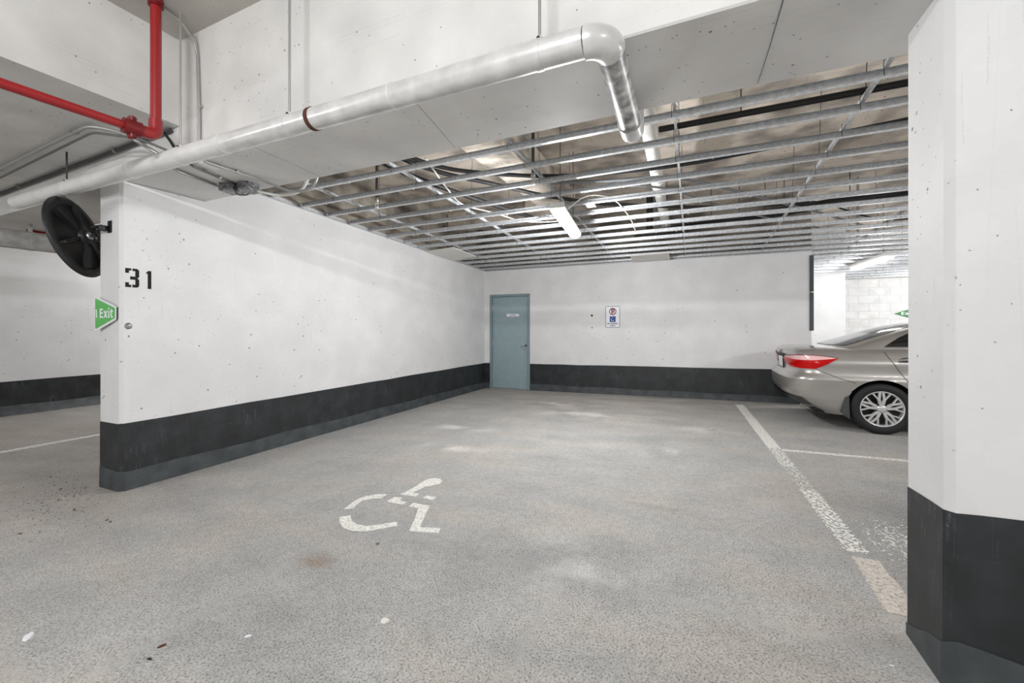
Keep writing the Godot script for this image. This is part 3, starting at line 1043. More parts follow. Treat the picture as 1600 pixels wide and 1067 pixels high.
func build_conduits():
	var up := Vector3.UP
	conduit("conduit", "thick grey conduit under the low left ceiling, bent down below the red pipe elbow",
		[Vector3(-10.3, 2.845, -1.62), Vector3(-4.20, 2.925, -1.50), Vector3(-3.98, 2.88, -1.60), Vector3(-3.80, 2.72, -1.815), Vector3(-3.80, 2.652, -1.87), Vector3(-3.90, 2.655, -2.24)], 0.013, M.conduit,
		[[Vector3(-6.1, 2.895, -1.54), Vector3(1, 0, 0.02), up], [Vector3(-4.45, 2.917, -1.505), Vector3(1, 0, 0.02), up]], "conduit", 0.1)
	conduit("conduit", "thin grey conduit under the low left ceiling, slanting down to the beam",
		[Vector3(-10.3, 2.84, -1.73), Vector3(-4.25, 2.90, -1.54), Vector3(-3.78, 2.80, -1.62), Vector3(-3.58, 2.70, -1.815), Vector3(-3.58, 2.652, -1.87), Vector3(-3.70, 2.655, -2.25)], 0.009, M.dark_conduit,
		[[Vector3(-3.62, 2.655, -1.98), Vector3(-0.3, 0, -1), up], [Vector3(-3.66, 2.655, -2.12), Vector3(-0.3, 0, -1), up]], "conduit", 0.08)
	conduit("conduit", "dark conduit in the angle between the low left ceiling and the beam",
		[Vector3(-10.4, 2.845, -1.815), Vector3(-3.75, 2.94, -1.815)], 0.014, M.dark_steel,
		[[Vector3(-6.6, 2.902, -1.815), Vector3(1, 0.013, 0), up], [Vector3(-4.6, 2.928, -1.815), Vector3(1, 0.013, 0), up]])
	conduit("conduit", "thin conduit running down the beam face from the ceiling corner beside the red riser",
		[Vector3(-3.39, 3.612, -0.4), Vector3(-3.385, 3.612, -1.70), Vector3(-3.42, 3.50, -1.824), Vector3(-3.396, 3.0, -1.826), Vector3(-3.396, 2.70, -1.826), Vector3(-3.396, 2.652, -1.86), Vector3(-3.40, 2.655, -2.26), Vector3(-3.28, 2.60, -2.53), Vector3(-3.12, 2.64, -2.60), Vector3(-3.08, 2.78, -2.62)], 0.011, M.conduit,
		[[Vector3(-3.396, 3.05, -1.828), up, Vector3(0, 0, -1)], [Vector3(-3.398, 2.655, -2.1), Vector3(0, 0, 1), up]], "conduit", 0.1)
	conduit("conduit", "curved white conduit leaving the junction box over the top of the partition wall",
		[Vector3(-3.60, 2.622, -2.34), Vector3(-3.46, 2.585, -2.50), Vector3(-3.30, 2.63, -2.62), Vector3(-3.24, 2.80, -2.66)], 0.012, M.cable_white, [], "conduit", 0.12)
	conduit("cable", "slack black cable on the beam face behind the red pipe elbow",
		[Vector3(-3.82, 2.925, -1.80), Vector3(-3.74, 2.86, -1.80), Vector3(-3.65, 2.757, -1.80), Vector3(-3.58, 2.70, -1.79), Vector3(-3.50, 2.69, -1.79)], 0.010, M.cable, [], "cable", 0.05)
	# white bar beside the conduit on the soffit
	var st := S()
	box(st, Vector3(-3.47, 2.645, -2.0), Vector3(-3.42, 2.672, -1.86), 0.003)
	single("cover_strip", st, M.sign_white, "short white cover strip on the beam underside beside the conduits", "cover")
	# junction box
	var t := thing("junction_box", "dented grey metal junction box under the beam by the top of the partition wall", "junction box", Vector3(-3.71, 2.632, -2.32))
	t.rotation.y = 0.25
	st = S()
	box(st, Vector3(-0.15, -0.03, -0.075), Vector3(-0.005, 0.038, 0.075), 0.006)
	obj("box", st, M.steel_box, t)
	st = S()
	lathe(st, [Vector2(0.0, -0.036), Vector2(0.075, -0.036), Vector2(0.085, -0.028), Vector2(0.085, 0.038), Vector2(0, 0.038)], 8, Transform3D(Basis(), Vector3(0.085, 0, 0)), -1)
	obj("box", st, M.steel_box, t)
	st = S()
	tube(st, bend([Vector3(-0.02, -0.03, 0.03), Vector3(0.03, -0.075, 0.05), Vector3(0.12, -0.075, 0.04), Vector3(0.155, -0.03, 0.02)], 0.04), 0.008, 8)
	obj("flexible_tail", st, M.cable_grey, t)
	st = S()
	for k in 4:
		st = S()
		var an := TAU * k / 4 + 0.4
		lathe(st, [Vector2(0, -0.041), Vector2(0.006, -0.04), Vector2(0.006, -0.034)], 8, Transform3D(Basis(), Vector3(0.085 + cos(an) * 0.062, 0, sin(an) * 0.062)))
		obj("screw", st, M.chrome, t)

# ---------------------------------------------------------------- ceiling frame
func build_frame():
	var t := thing("ceiling_frame", "bare galvanised metal ceiling frame left without its panels over the bay", "ceiling frame")
	var sec := [Vector2(-0.004, 0.048), Vector2(-0.018, 0.055), Vector2(-0.022, 0.0), Vector2(0.022, 0.0), Vector2(0.018, 0.055), Vector2(0.004, 0.048)]
	sec = [Vector2(0.010, 0.050), Vector2(-0.020, 0.050), Vector2(-0.020, 0.0), Vector2(0.020, 0.0), Vector2(0.020, 0.012)]
	var k := 0
	while true:
		var z := -3.17 - 0.3925 * k
		if z < -12.5: break
		var x0 := XL + 0.012
		if z < ZB + 0.1: x0 = 1.78
		if z < -11.25: x0 = 2.995
		var y := gy(z)
		var st := S()
		# the nearer channels are spliced at the third carrier, as in place
		var split := 0.75 + 0.12 * sin(k * 1.3)
		var s0 := Vector3(x0, y, z)
		var s1 := Vector3(6.4, y, z)
		if k < 14:
			if k >= 1 and k <= 5:
				split = [0.0, 0.62, 0.52, 0.30, 0.9, 0.7][k]
			sheet(st, sec, s0, Vector3(split + 0.1, y, z), Vector3(0, 0, 1), Vector3.UP)
			obj("furring_channel", st, M.galv, t)
			st = S()
			sheet(st, sec, Vector3(split - 0.06, y - 0.002, z + 0.002), s1, Vector3(0, 0, 1), Vector3.UP)
			obj("furring_channel", st, M.galv, t)
		else:
			sheet(st, sec, s0, s1, Vector3(0, 0, 1), Vector3.UP)
			obj("furring_channel", st, M.galv, t)
		k += 1
	# carriers across the channels, on top of them
	var csec := [Vector2(0.012, 0.0), Vector2(-0.006, 0.0), Vector2(-0.006, 0.038), Vector2(0.012, 0.038)]
	var carriers := [-3.9, -2.70, -1.45, -0.15, 1.03, 2.33, 3.55, 4.8, 6.0]
	for x in carriers:
		var z0 := -2.62
		var z1 := ZB + 0.02 if x < 1.76 else (-11.28 if x < 2.98 else -12.56)
		var a := Vector3(x, gy(z0) + 0.052, z0)
		var b := Vector3(x + (-0.06 if x < 0 else 0.0), gy(z1) + 0.052, z1)
		var st := S()
		sheet(st, csec, a, b, Vector3.RIGHT, Vector3.UP)
		obj("carrying_channel", st, M.galv, t)
		# tie wires where it crosses the channels, hangers to the slab
		var j := 0
		while true:
			var z := -3.17 - 0.3925 * j
			if z < z1 + 0.1: break
			var p := a.lerp(b, (z - z0) / (z1 - z0))
			if j % 3 == (carriers.find(x) % 3):
				st = S()
				tube(st, [p + Vector3(0.005, 0.0, 0.05), Vector3(p.x + 0.03 * sin(j * 2.1), SLAB + 0.005, z + 0.05)], 0.0028, 5)
				obj("hanger_wire", st, M.wire, t)
			st = S()
			tube(st, bend([p + Vector3(-0.014, -0.055, 0.024), p + Vector3(-0.016, 0.045, 0.02), p + Vector3(0.02, 0.046, -0.02), p + Vector3(0.018, -0.056, -0.026)], 0.01, 2), 0.0022, 5)
			obj("tie_wire", st, M.wire, t)
			j += 1
	# edge tracks on the walls
	var lsec := [Vector2(0.0, 0.055), Vector2(0.0, 0.0), Vector2(0.035, 0.0)]
	var st2 := S()
	sheet(st2, lsec, Vector3(XL + 0.002, gy(-2.52) - 0.004, -2.52), Vector3(XL + 0.002, gy(ZB) - 0.004, ZB + 0.005), Vector3.RIGHT, Vector3.UP)
	obj("wall_track", st2, M.galv, t)
	st2 = S()
	sheet(st2, lsec, Vector3(XL + 0.01, gy(ZB) - 0.004, ZB + 0.002), Vector3(1.76, gy(ZB) - 0.004, ZB + 0.002), Vector3(0, 0, 1), Vector3.UP)
	obj("wall_track", st2, M.galv, t)
	# screw tips left along the undersides, too many and small to pick apart
	var ss := S()
	var srn := RandomNumberGenerator.new()
	srn.seed = 12
	for q in 260:
		var kk := srn.randi_range(0, 13)
		var sx := srn.randf_range(-4.3, 3.2)
		var sz := -3.17 - 0.3925 * kk + srn.randf_range(-0.012, 0.012)
		var sl := srn.randf_range(0.006, 0.02)
		box(ss, Vector3(sx - 0.0025, gy(sz) - sl, sz - 0.0025), Vector3(sx + 0.0025, gy(sz) + 0.002, sz + 0.0025))
	obj("screw_tips", ss, M.cable_white, t).set_meta("kind", "stuff")
	# panel scraps still in place
	st2 = S()
	prism(st2, [Vector3(-4.50, gy(-6.15) - 0.016, -6.15), Vector3(-3.86, gy(-6.05) - 0.016, -6.05), Vector3(-3.85, gy(-6.85) - 0.016, -6.85), Vector3(-4.50, gy(-7.05) - 0.016, -7.05)],
		[Vector3(-4.50, gy(-6.15) - 0.004, -6.15), Vector3(-3.86, gy(-6.05) - 0.004, -6.05), Vector3(-3.85, gy(-6.85) - 0.004, -6.85), Vector3(-4.50, gy(-7.05) - 0.004, -7.05)])
	single("panel_scrap", st2, M.gypsum, "white plasterboard scrap left under the ceiling frame by the partition wall", "ceiling panel")
	st2 = S()
	prism(st2, [Vector3(-1.14, gy(-7.8) - 0.016, -7.8), Vector3(-0.46, gy(-7.75) - 0.016, -7.75), Vector3(-0.48, gy(-8.35) - 0.016, -8.35), Vector3(-1.16, gy(-8.4) - 0.016, -8.4)],
		[Vector3(-1.14, gy(-7.8) - 0.004, -7.8), Vector3(-0.46, gy(-7.75) - 0.004, -7.75), Vector3(-0.48, gy(-8.35) - 0.004, -8.35), Vector3(-1.16, gy(-8.4) - 0.004, -8.4)])
	single("panel_scrap", st2, M.gypsum, "white plasterboard scrap left under the ceiling frame above the back wall", "ceiling panel")
	# sprinkler drops
	var heads := [[Vector3(-3.50, 2.865, -3.80), "steel sprinkler drop nearest the partition wall, reaching through the ceiling frame"],
		[Vector3(-1.50, 2.865, -3.82), "steel sprinkler drop left of the glowing lamp, reaching through the ceiling frame"],
		[Vector3(2.18, 2.72, -7.70), "steel sprinkler drop above the silver car, reaching through the ceiling frame"]]
	for h in heads:
		var s := thing("sprinkler_drop", h[1], "sprinkler", h[0], "sprinkler drops")
		var l: float = SLAB - h[0].y
		var st := S()
		tube(st, [Vector3(0, 0.05, 0), Vector3(0, l + 0.005, 0)], 0.016, 12)
		obj("drop_pipe", st, M.dark_steel if h[0].x < 2.0 else M.conduit, s)
		st = S()
		lathe(st, [Vector2(0.016, 0.08), Vector2(0.024, 0.07), Vector2(0.024, 0.03), Vector2(0.014, 0.02), Vector2(0.0, 0.018)], 12, Transform3D())
		obj("reducer", st, M.conduit, s)
		st = S()
		for sg in [-1.0, 1.0]:
			tube(st, bend([Vector3(0.010 * sg, 0.022, 0), Vector3(0.022 * sg, 0.0, 0), Vector3(0.004 * sg, -0.03, 0)], 0.012, 3), 0.004, 6)
		lathe(st, [Vector2(0.0, -0.030), Vector2(0.026, -0.032), Vector2(0.026, -0.036), Vector2(0.0, -0.038)], 16, Transform3D())
		obj("head", st, M.cable_white, s)
	# cables slung in the void
	var c3 := func(x, y, z): return Vector3(x, y, z)
	conduit("cable", "thick black cable sagging above the frame from the beam towards the lamp", [Vector3(-2.75, 3.2, -2.6), Vector3(-2.64, 3.1, -3.33), Vector3(-2.42, 3.08, -3.70), Vector3(-1.99, 3.08, -4.05), Vector3(-1.49, 3.07, -4.32), Vector3(-0.95, 3.07, -4.48), Vector3(-0.1, 3.08, -4.6), Vector3(1.6, 3.25, -4.8), Vector3(5, 3.5, -5)], 0.022, M.cable, [], "cable", 0.3)
	conduit("cable", "second thick black cable slung just behind the first", [Vector3(-2.85, 3.2, -2.6), Vector3(-2.74, 3.1, -3.33), Vector3(-2.52, 3.08, -3.82), Vector3(-2.2, 3.08, -4.25), Vector3(-1.8, 3.06, -4.85), Vector3(-1.2, 3.08, -5.6), Vector3(0, 3.1, -6.4), Vector3(1.5, 3.15, -7.0)], 0.024, M.cable, [], "cable", 0.3)
	conduit("cable", "third black cable dropping to the dark pipes above the frame", [Vector3(-3.05, 3.2, -2.6), Vector3(-2.9, 3.05, -3.4), Vector3(-2.6, 3.02, -4.4), Vector3(-2.3, 3.0, -5.2), Vector3(-2.05, 3.0, -6.2), Vector3(-2.0, 3.05, -7.3)], 0.028, M.cable, [], "cable", 0.3)
	conduit("cable", "grey armoured cable curving down above the frame to the right of the white pipe", [Vector3(-1.6, 3.12, -4.65), Vector3(-0.9, 3.06, -4.7), Vector3(-0.31, 3.06, -4.8), Vector3(0.07, 3.09, -5.3), Vector3(0.85, 3.08, -6.3), Vector3(1.62, 3.04, -7.2), Vector3(2.4, 3.0, -8.2)], 0.018, M.cable_grey, [], "cable", 0.4)
	conduit("cable", "second grey armoured cable lower down beside it", [Vector3(-0.9, 3.02, -4.7), Vector3(-0.32, 3.0, -5.0), Vector3(0.2, 2.98, -5.9), Vector3(0.9, 2.95, -6.8), Vector3(1.7, 2.93, -7.7)], 0.013, M.cable_grey, [], "cable", 0.3)
	conduit("cable", "shiny flexible cable lying on the frame left of the glowing lamp", [Vector3(-2.35, gy(-3.2) + 0.10, -3.2), Vector3(-2.53, gy(-3.74) + 0.09, -3.74), Vector3(-2.74, gy(-4.47) + 0.09, -4.47), Vector3(-2.48, gy(-4.86) + 0.09, -4.86), Vector3(-2.30, gy(-5.4) + 0.09, -5.4), Vector3(-1.9, gy(-5.6) + 0.10, -5.6), Vector3(-1.62, gy(-5.5) + 0.08, -5.5)], 0.009, M.cable_white, [], "cable", 0.3)
	conduit("cable", "white cable hanging in a loop beside the far fluorescent light", [Vector3(2.75, 2.95, -8.0), Vector3(2.95, 2.85, -7.9), Vector3(3.05, 2.66, -8.0), Vector3(2.95, 2.58, -8.3), Vector3(2.74, 2.59, -8.5)], 0.008, M.cable_white, [], "cable", 0.15)
	conduit("cable", "dark cable hanging slack over the far right of the frame", [Vector3(1.9, 3.2, -7.6), Vector3(2.3, 3.0, -7.65), Vector3(2.75, 2.93, -7.7), Vector3(3.4, 3.1, -7.7), Vector3(4.2, 3.3, -7.7)], 0.012, M.cable, [], "cable", 0.3)
	conduit("cable", "white cable reaching over the frame to the right of the glowing lamp", [Vector3(-1.33, 2.70, -4.4), Vector3(-1.15, 2.92, -4.6), Vector3(-0.9, 2.93, -4.9), Vector3(-0.78, 2.80, -5.4), Vector3(-0.78, 2.72, -5.9)], 0.007, M.cable_white, [], "cable", 0.2)
	# small outlet boxes
	for bx in [[Vector3(-1.85, gy(-5.2) + 0.07, -5.15), "white outlet box on the frame left of the glowing lamp"], [Vector3(-1.17, gy(-4.9) + 0.07, -4.88), "white outlet box on the frame right beside the glowing lamp"]]:
		var o := thing("outlet_box", bx[1], "outlet box", bx[0])
		var st := S()
		box(st, Vector3(-0.05, -0.05, -0.05), Vector3(0.05, -0.002, 0.05), 0.006)
		obj("box", st, M.steel_box, o)
		st = S()
		box(st, Vector3(-0.054, -0.054, -0.054), Vector3(0.054, -0.050, 0.054), 0.001)
		obj("cover", st, M.sign_white, o)

# ---------------------------------------------------------------- fittings
func build_mirror():
	var n := Vector3(-0.719, -0.246, 0.65).normalized()     # the way the mirror looks
	var t := thing("traffic_mirror", "round traffic mirror with a black ribbed back, on the end of the partition wall", "mirror", Vector3(-5.229, 2.226, -1.79))
	var y := n
	var x := Vector3.UP.cross(y).normalized()
	var fr := Transform3D(Basis(x, y, x.cross(y)), Vector3.ZERO)
	var R := 0.37
	var st := S()
	# shell behind: y negative is towards the viewer
	lathe(st, [Vector2(R, 0.012), Vector2(R + 0.004, 0.0), Vector2(R, -0.014), Vector2(R - 0.062, -0.022), Vector2(R - 0.072, -0.012), Vector2(R - 0.078, 0.0), Vector2(0.12, -0.045), Vector2(0.06, -0.05), Vector2(0.0, -0.05)], 64, fr)
	obj("back_shell", st, M.black_plastic, t)
	st = S()
	var dome := []
	for k in 9:
		var a := k / 8.0
		dome.append(Vector2(R * (1.0 - a), 0.012 + 0.07 * (1.0 - pow(1.0 - a, 2.0))))
	lathe(st, dome, 64, fr)
	obj("mirror_face", st, M.mirror, t)
	for k in 6:
		st = S()
		var a := TAU * k / 6.0 + 0.35
		var d: Vector3 = fr.basis * Vector3(cos(a), 0, sin(a))
		var bs := Basis(d, fr.basis.y, d.cross(fr.basis.y))
		tbox(st, Transform3D(bs, d * 0.175 - fr.basis.y * 0.036), Vector3(0.27, 0.05, 0.026), 0.006)
		obj("rib", st, M.black_plastic, t)
	st = S()
	lathe(st, [Vector2(0.075, -0.04), Vector2(0.07, -0.075), Vector2(0.05, -0.09), Vector2(0.0, -0.09)], 32, fr)
	obj("hub", st, M.black_plastic, t)
	st = S()
	lathe(st, [Vector2(0.034, -0.085), Vector2(0.034, -0.105), Vector2(0.024, -0.112), Vector2(0.0, -0.112)], 24, fr)
	lathe(st, [Vector2(0.014, -0.11), Vector2(0.014, -0.13), Vector2(0.0, -0.132)], 6, fr, -1)
	obj("bolt", st, M.chrome, t)
	# arm: ball joint at the hub, tube to the wall end, bracket
	var w := Vector3(-4.715, 2.262, ZE) - t.position
	var ball := fr.basis.y * -0.10
	st = S()
	tube(st, bend([ball, ball + Vector3(0.16, -0.02, 0.0), w + Vector3(-0.19, 0.02, 0.055), w + Vector3(-0.02, 0.02, 0.045)], 0.05, 5), 0.013, 12)
	obj("arm", st, M.black_plastic, t)
	st = S()
	tube(st, [ball + Vector3(0.13, -0.05, 0.0), ball + Vector3(0.13, 0.06, 0.0)], 0.022, 12)
	tbox(st, Transform3D(Basis(Vector3.UP, 0.5), ball + Vector3(0.15, -0.07, 0.0)), Vector3(0.07, 0.02, 0.05), 0.004)
	obj("clamp", st, M.black_plastic, t)
	st = S()
	box(st, w + Vector3(-0.012, -0.035, 0.0), w + Vector3(0.05, 0.07, 0.008), 0.002)
	tbox(st, Transform3D(Basis(Vector3.UP, 0.3), w + Vector3(-0.005, 0.0, 0.03)), Vector3(0.06, 0.045, 0.05), 0.006)
	obj("wall_bracket", st, M.black_deep, t)
	st = S()
	lathe(st, [Vector2(0.02, 0.0), Vector2(0.02, 0.05), Vector2(0.0, 0.055)], 12, Transform3D(Basis(Vector3(0, 0, 1), PI / 2), w + Vector3(-0.07, 0.0, 0.045)))
	obj("joint", st, M.chrome, t)

func poly(a: Array) -> PackedVector2Array:
	var p := PackedVector2Array()
	for i in range(0, a.size(), 2): p.append(Vector2(a[i], a[i + 1]))
	return p

func ring_poly(st: SurfaceTool, r0: float, r1: float, t: Transform3D, h: float, seg := 40):
	for k in seg:
		var a := TAU * k / seg
		var b := TAU * (k + 1) / seg
		face(st, [t * Vector3(cos(a) * r0, sin(a) * r0, h), t * Vector3(cos(b) * r0, sin(b) * r0, h), t * Vector3(cos(b) * r1, sin(b) * r1, h), t * Vector3(cos(a) * r1, sin(a) * r1, h)], t.basis.z)
		face(st, [t * Vector3(cos(a) * r1, sin(a) * r1, h), t * Vector3(cos(b) * r1, sin(b) * r1, h), t * Vector3(cos(b) * r1, sin(b) * r1, 0), t * Vector3(cos(a) * r1, sin(a) * r1, 0)], t.basis * Vector3(cos(a), sin(a), 0))

func round_rect(w: float, h: float, r: float) -> PackedVector2Array:
	var p := PackedVector2Array()
	for c in [[1, 1, 0], [-1, 1, 1], [-1, -1, 2], [1, -1, 3]]:
		for k in 6:
			var a: float = PI / 2 * (c[2] + k / 5.0)
			p.append(Vector2(c[0] * (w / 2 - r) + cos(a) * r, c[1] * (h / 2 - r) + sin(a) * r))
	return p

func build_signs():
	# EXIT wedge on the end of the partition wall
	var t := thing("exit_sign", "tapering green Exit sign with white border on the end of the partition wall", "sign", Vector3(-4.72, 1.52, ZE))
	t.rotation.y = 0.05
	var st := S()
	slab2d(st, poly([-0.165, 0.158, 0.150, 0.062, 0.160, 0.05, 0.160, -0.048, 0.150, -0.06, -0.150, -0.158, -0.165, -0.15]), Transform3D(Basis(), Vector3(0, 0, 0.022)), 0.004)
	obj("plate", st, M.sign_white, t)
	st = S()
	slab2d(st, poly([-0.155, 0.137, 0.145, 0.046, 0.150, 0.04, 0.150, -0.038, 0.145, -0.044, -0.145, -0.137, -0.155, -0.13]), Transform3D(Basis(), Vector3(0, 0, 0.0262)), 0.001)
	obj("green_field", st, M.sign_green, t)
	text(t, "lettering", "Exit", 0.082, Transform3D(Basis().scaled(Vector3(1.05, 1, 1)), Vector3(0.018, 0.0, 0.0275)), M.sign_white, true)
	st = S()
	slab2d(st, poly([-0.142, 0.04, -0.126, 0.03, -0.122, -0.042, -0.138, -0.03]), Transform3D(Basis(), Vector3(0, 0, 0.0272)), 0.0012)
	obj("running_figure", st, M.sign_white, t)
	for s in [-0.1, 0.11]:
		st = S()
		tube(st, [Vector3(s, 0, -0.002), Vector3(s, 0, 0.024)], 0.008, 8)
		obj("standoff", st, M.dark_steel, t)
	st = S()
	box(st, Vector3(0.150, -0.05, 0.004), Vector3(0.158, 0.05, 0.022))
	obj("side_edge", st, M.dark_steel, t)
	# EXIT sign on the block wall, half hidden by the pillar
	t = thing("exit_sign", "dark green pointed Exit sign on the block wall above the silver car", "sign", Vector3(4.25, 1.72, -12.598))
	st = S()
	slab2d(st, poly([0.0, 0.0, 0.52, 0.19, 0.52, -0.19]), Transform3D(Basis(), Vector3(0, 0, 0.0)), 0.02)
	obj("plate", st, M.sign_green_dark, t)
	text(t, "lettering", "Exit", 0.066, Transform3D(Basis().scaled(Vector3(1.5, 1, 1)), Vector3(0.235, 0.0, 0.0205)), M.sign_white, true)
	# stencilled 31
	t = thing("stencilled_number", "black stencilled number 31 on the white partition wall", "number")
	var fr := Transform3D(Basis(Vector3(0, 0, -1), Vector3(0, 1, 0), Vector3(1, 0, 0)), Vector3(XL, 1.745, -1.853))
	for d in [[0.0, 0.128, 0.0, 0.170, 0.042, 0.170, 0.042, 0.150, 0.026, 0.150, 0.026, 0.128], [0.050, 0.170, 0.085, 0.170, 0.098, 0.156, 0.098, 0.100, 0.086, 0.086, 0.098, 0.072, 0.098, 0.018, 0.085, 0.004, 0.050, 0.004, 0.050, 0.028, 0.070, 0.028, 0.070, 0.072, 0.034, 0.072, 0.034, 0.100, 0.070, 0.100, 0.070, 0.148, 0.050, 0.148],
		[0.0, 0.046, 0.0, 0.004, 0.042, 0.004, 0.042, 0.026, 0.026, 0.026, 0.026, 0.046],
		[0.148, 0.136, 0.148, 0.146, 0.165, 0.163, 0.187, 0.163, 0.187, 0.0, 0.160, 0.0, 0.160, 0.136]]:
		st = S()
		slab2d(st, poly(d), fr, 0.0008)
		obj("painted_stroke", st, M.stencil, t)
	# parking sign on the back wall
	t = thing("parking_sign", "white permit parking sign with red ring and blue wheelchair square on the back wall", "sign", Vector3(-1.576, 1.606, ZB))
	st = S()
	slab2d(st, round_rect(0.30, 0.45, 0.03), Transform3D(), 0.003)
	obj("plate", st, M.sign_white, t)
	st = S()
	var o_p := round_rect(0.292, 0.442, 0.028)
	var i_p := round_rect(0.270, 0.420, 0.019)
	for k in o_p.size():
		var k2 := (k + 1) % o_p.size()
		face(st, [Vector3(o_p[k].x, o_p[k].y, 0.0036), Vector3(o_p[k2].x, o_p[k2].y, 0.0036), Vector3(i_p[k2].x, i_p[k2].y, 0.0036), Vector3(i_p[k].x, i_p[k].y, 0.0036)], Vector3(0, 0, 1))
	obj("border", st, M.sign_edge, t)
	var c := Transform3D(Basis(), Vector3(0.0, 0.112, 0.003))
	text(t, "lettering", "P", 0.105, Transform3D(Basis(), Vector3(0.004, 0.112, 0.0035)), M.sign_black, true)
	st = S()
	ring_poly(st, 0.057, 0.074, c, 0.0012)
	tbox(st, Transform3D(Basis(Vector3(0, 0, 1), PI * 0.75), Vector3(0.0, 0.112, 0.0046)), Vector3(0.12, 0.013, 0.0008))
	obj("prohibition_ring", st, M.sign_red, t)
	st = S()
	slab2d(st, round_rect(0.118, 0.118, 0.008), Transform3D(Basis(), Vector3(0, -0.045, 0.003)), 0.001)
	obj("blue_square", st, M.sign_blue, t)
	st = S()
	var g := Transform3D(Basis(), Vector3(0.0, -0.045, 0.004))
	ring_poly(st, 0.0, 0.008, g * Transform3D(Basis(), Vector3(-0.008, 0.042, 0)), 0.0008, 16)
	slab2d(st, poly([-0.014, 0.03, -0.004, 0.03, -0.001, 0.002, 0.022, 0.002, 0.034, -0.03, 0.043, -0.03, 0.046, -0.022, 0.040, -0.02, 0.029, 0.011, 0.001, 0.011, 0.0, 0.016, 0.016, 0.016, 0.016, 0.022, -0.002, 0.022, -0.013, 0.012]), g, 0.0008)
	for k in 18:
		var a := deg_to_rad(125 + k * 12.0)
		var b := deg_to_rad(125 + (k + 1) * 12.0)
		var cc := Vector3(-0.002, -0.012, 0.0008)
		face(st, [g * (cc + Vector3(cos(a), sin(a), 0) * 0.022), g * (cc + Vector3(cos(b), sin(b), 0) * 0.022), g * (cc + Vector3(cos(b), sin(b), 0) * 0.030), g * (cc + Vector3(cos(a), sin(a), 0) * 0.030)], Vector3(0, 0, 1))
	obj("wheelchair_figure", st, M.sign_white, t)
	text(t, "lettering", "BY PERMIT", 0.030, Transform3D(Basis(), Vector3(0, -0.136, 0.0035)), M.sign_black, true)
	text(t, "lettering", "ONLY", 0.030, Transform3D(Basis(), Vector3(0, -0.178, 0.0035)), M.sign_black, true)

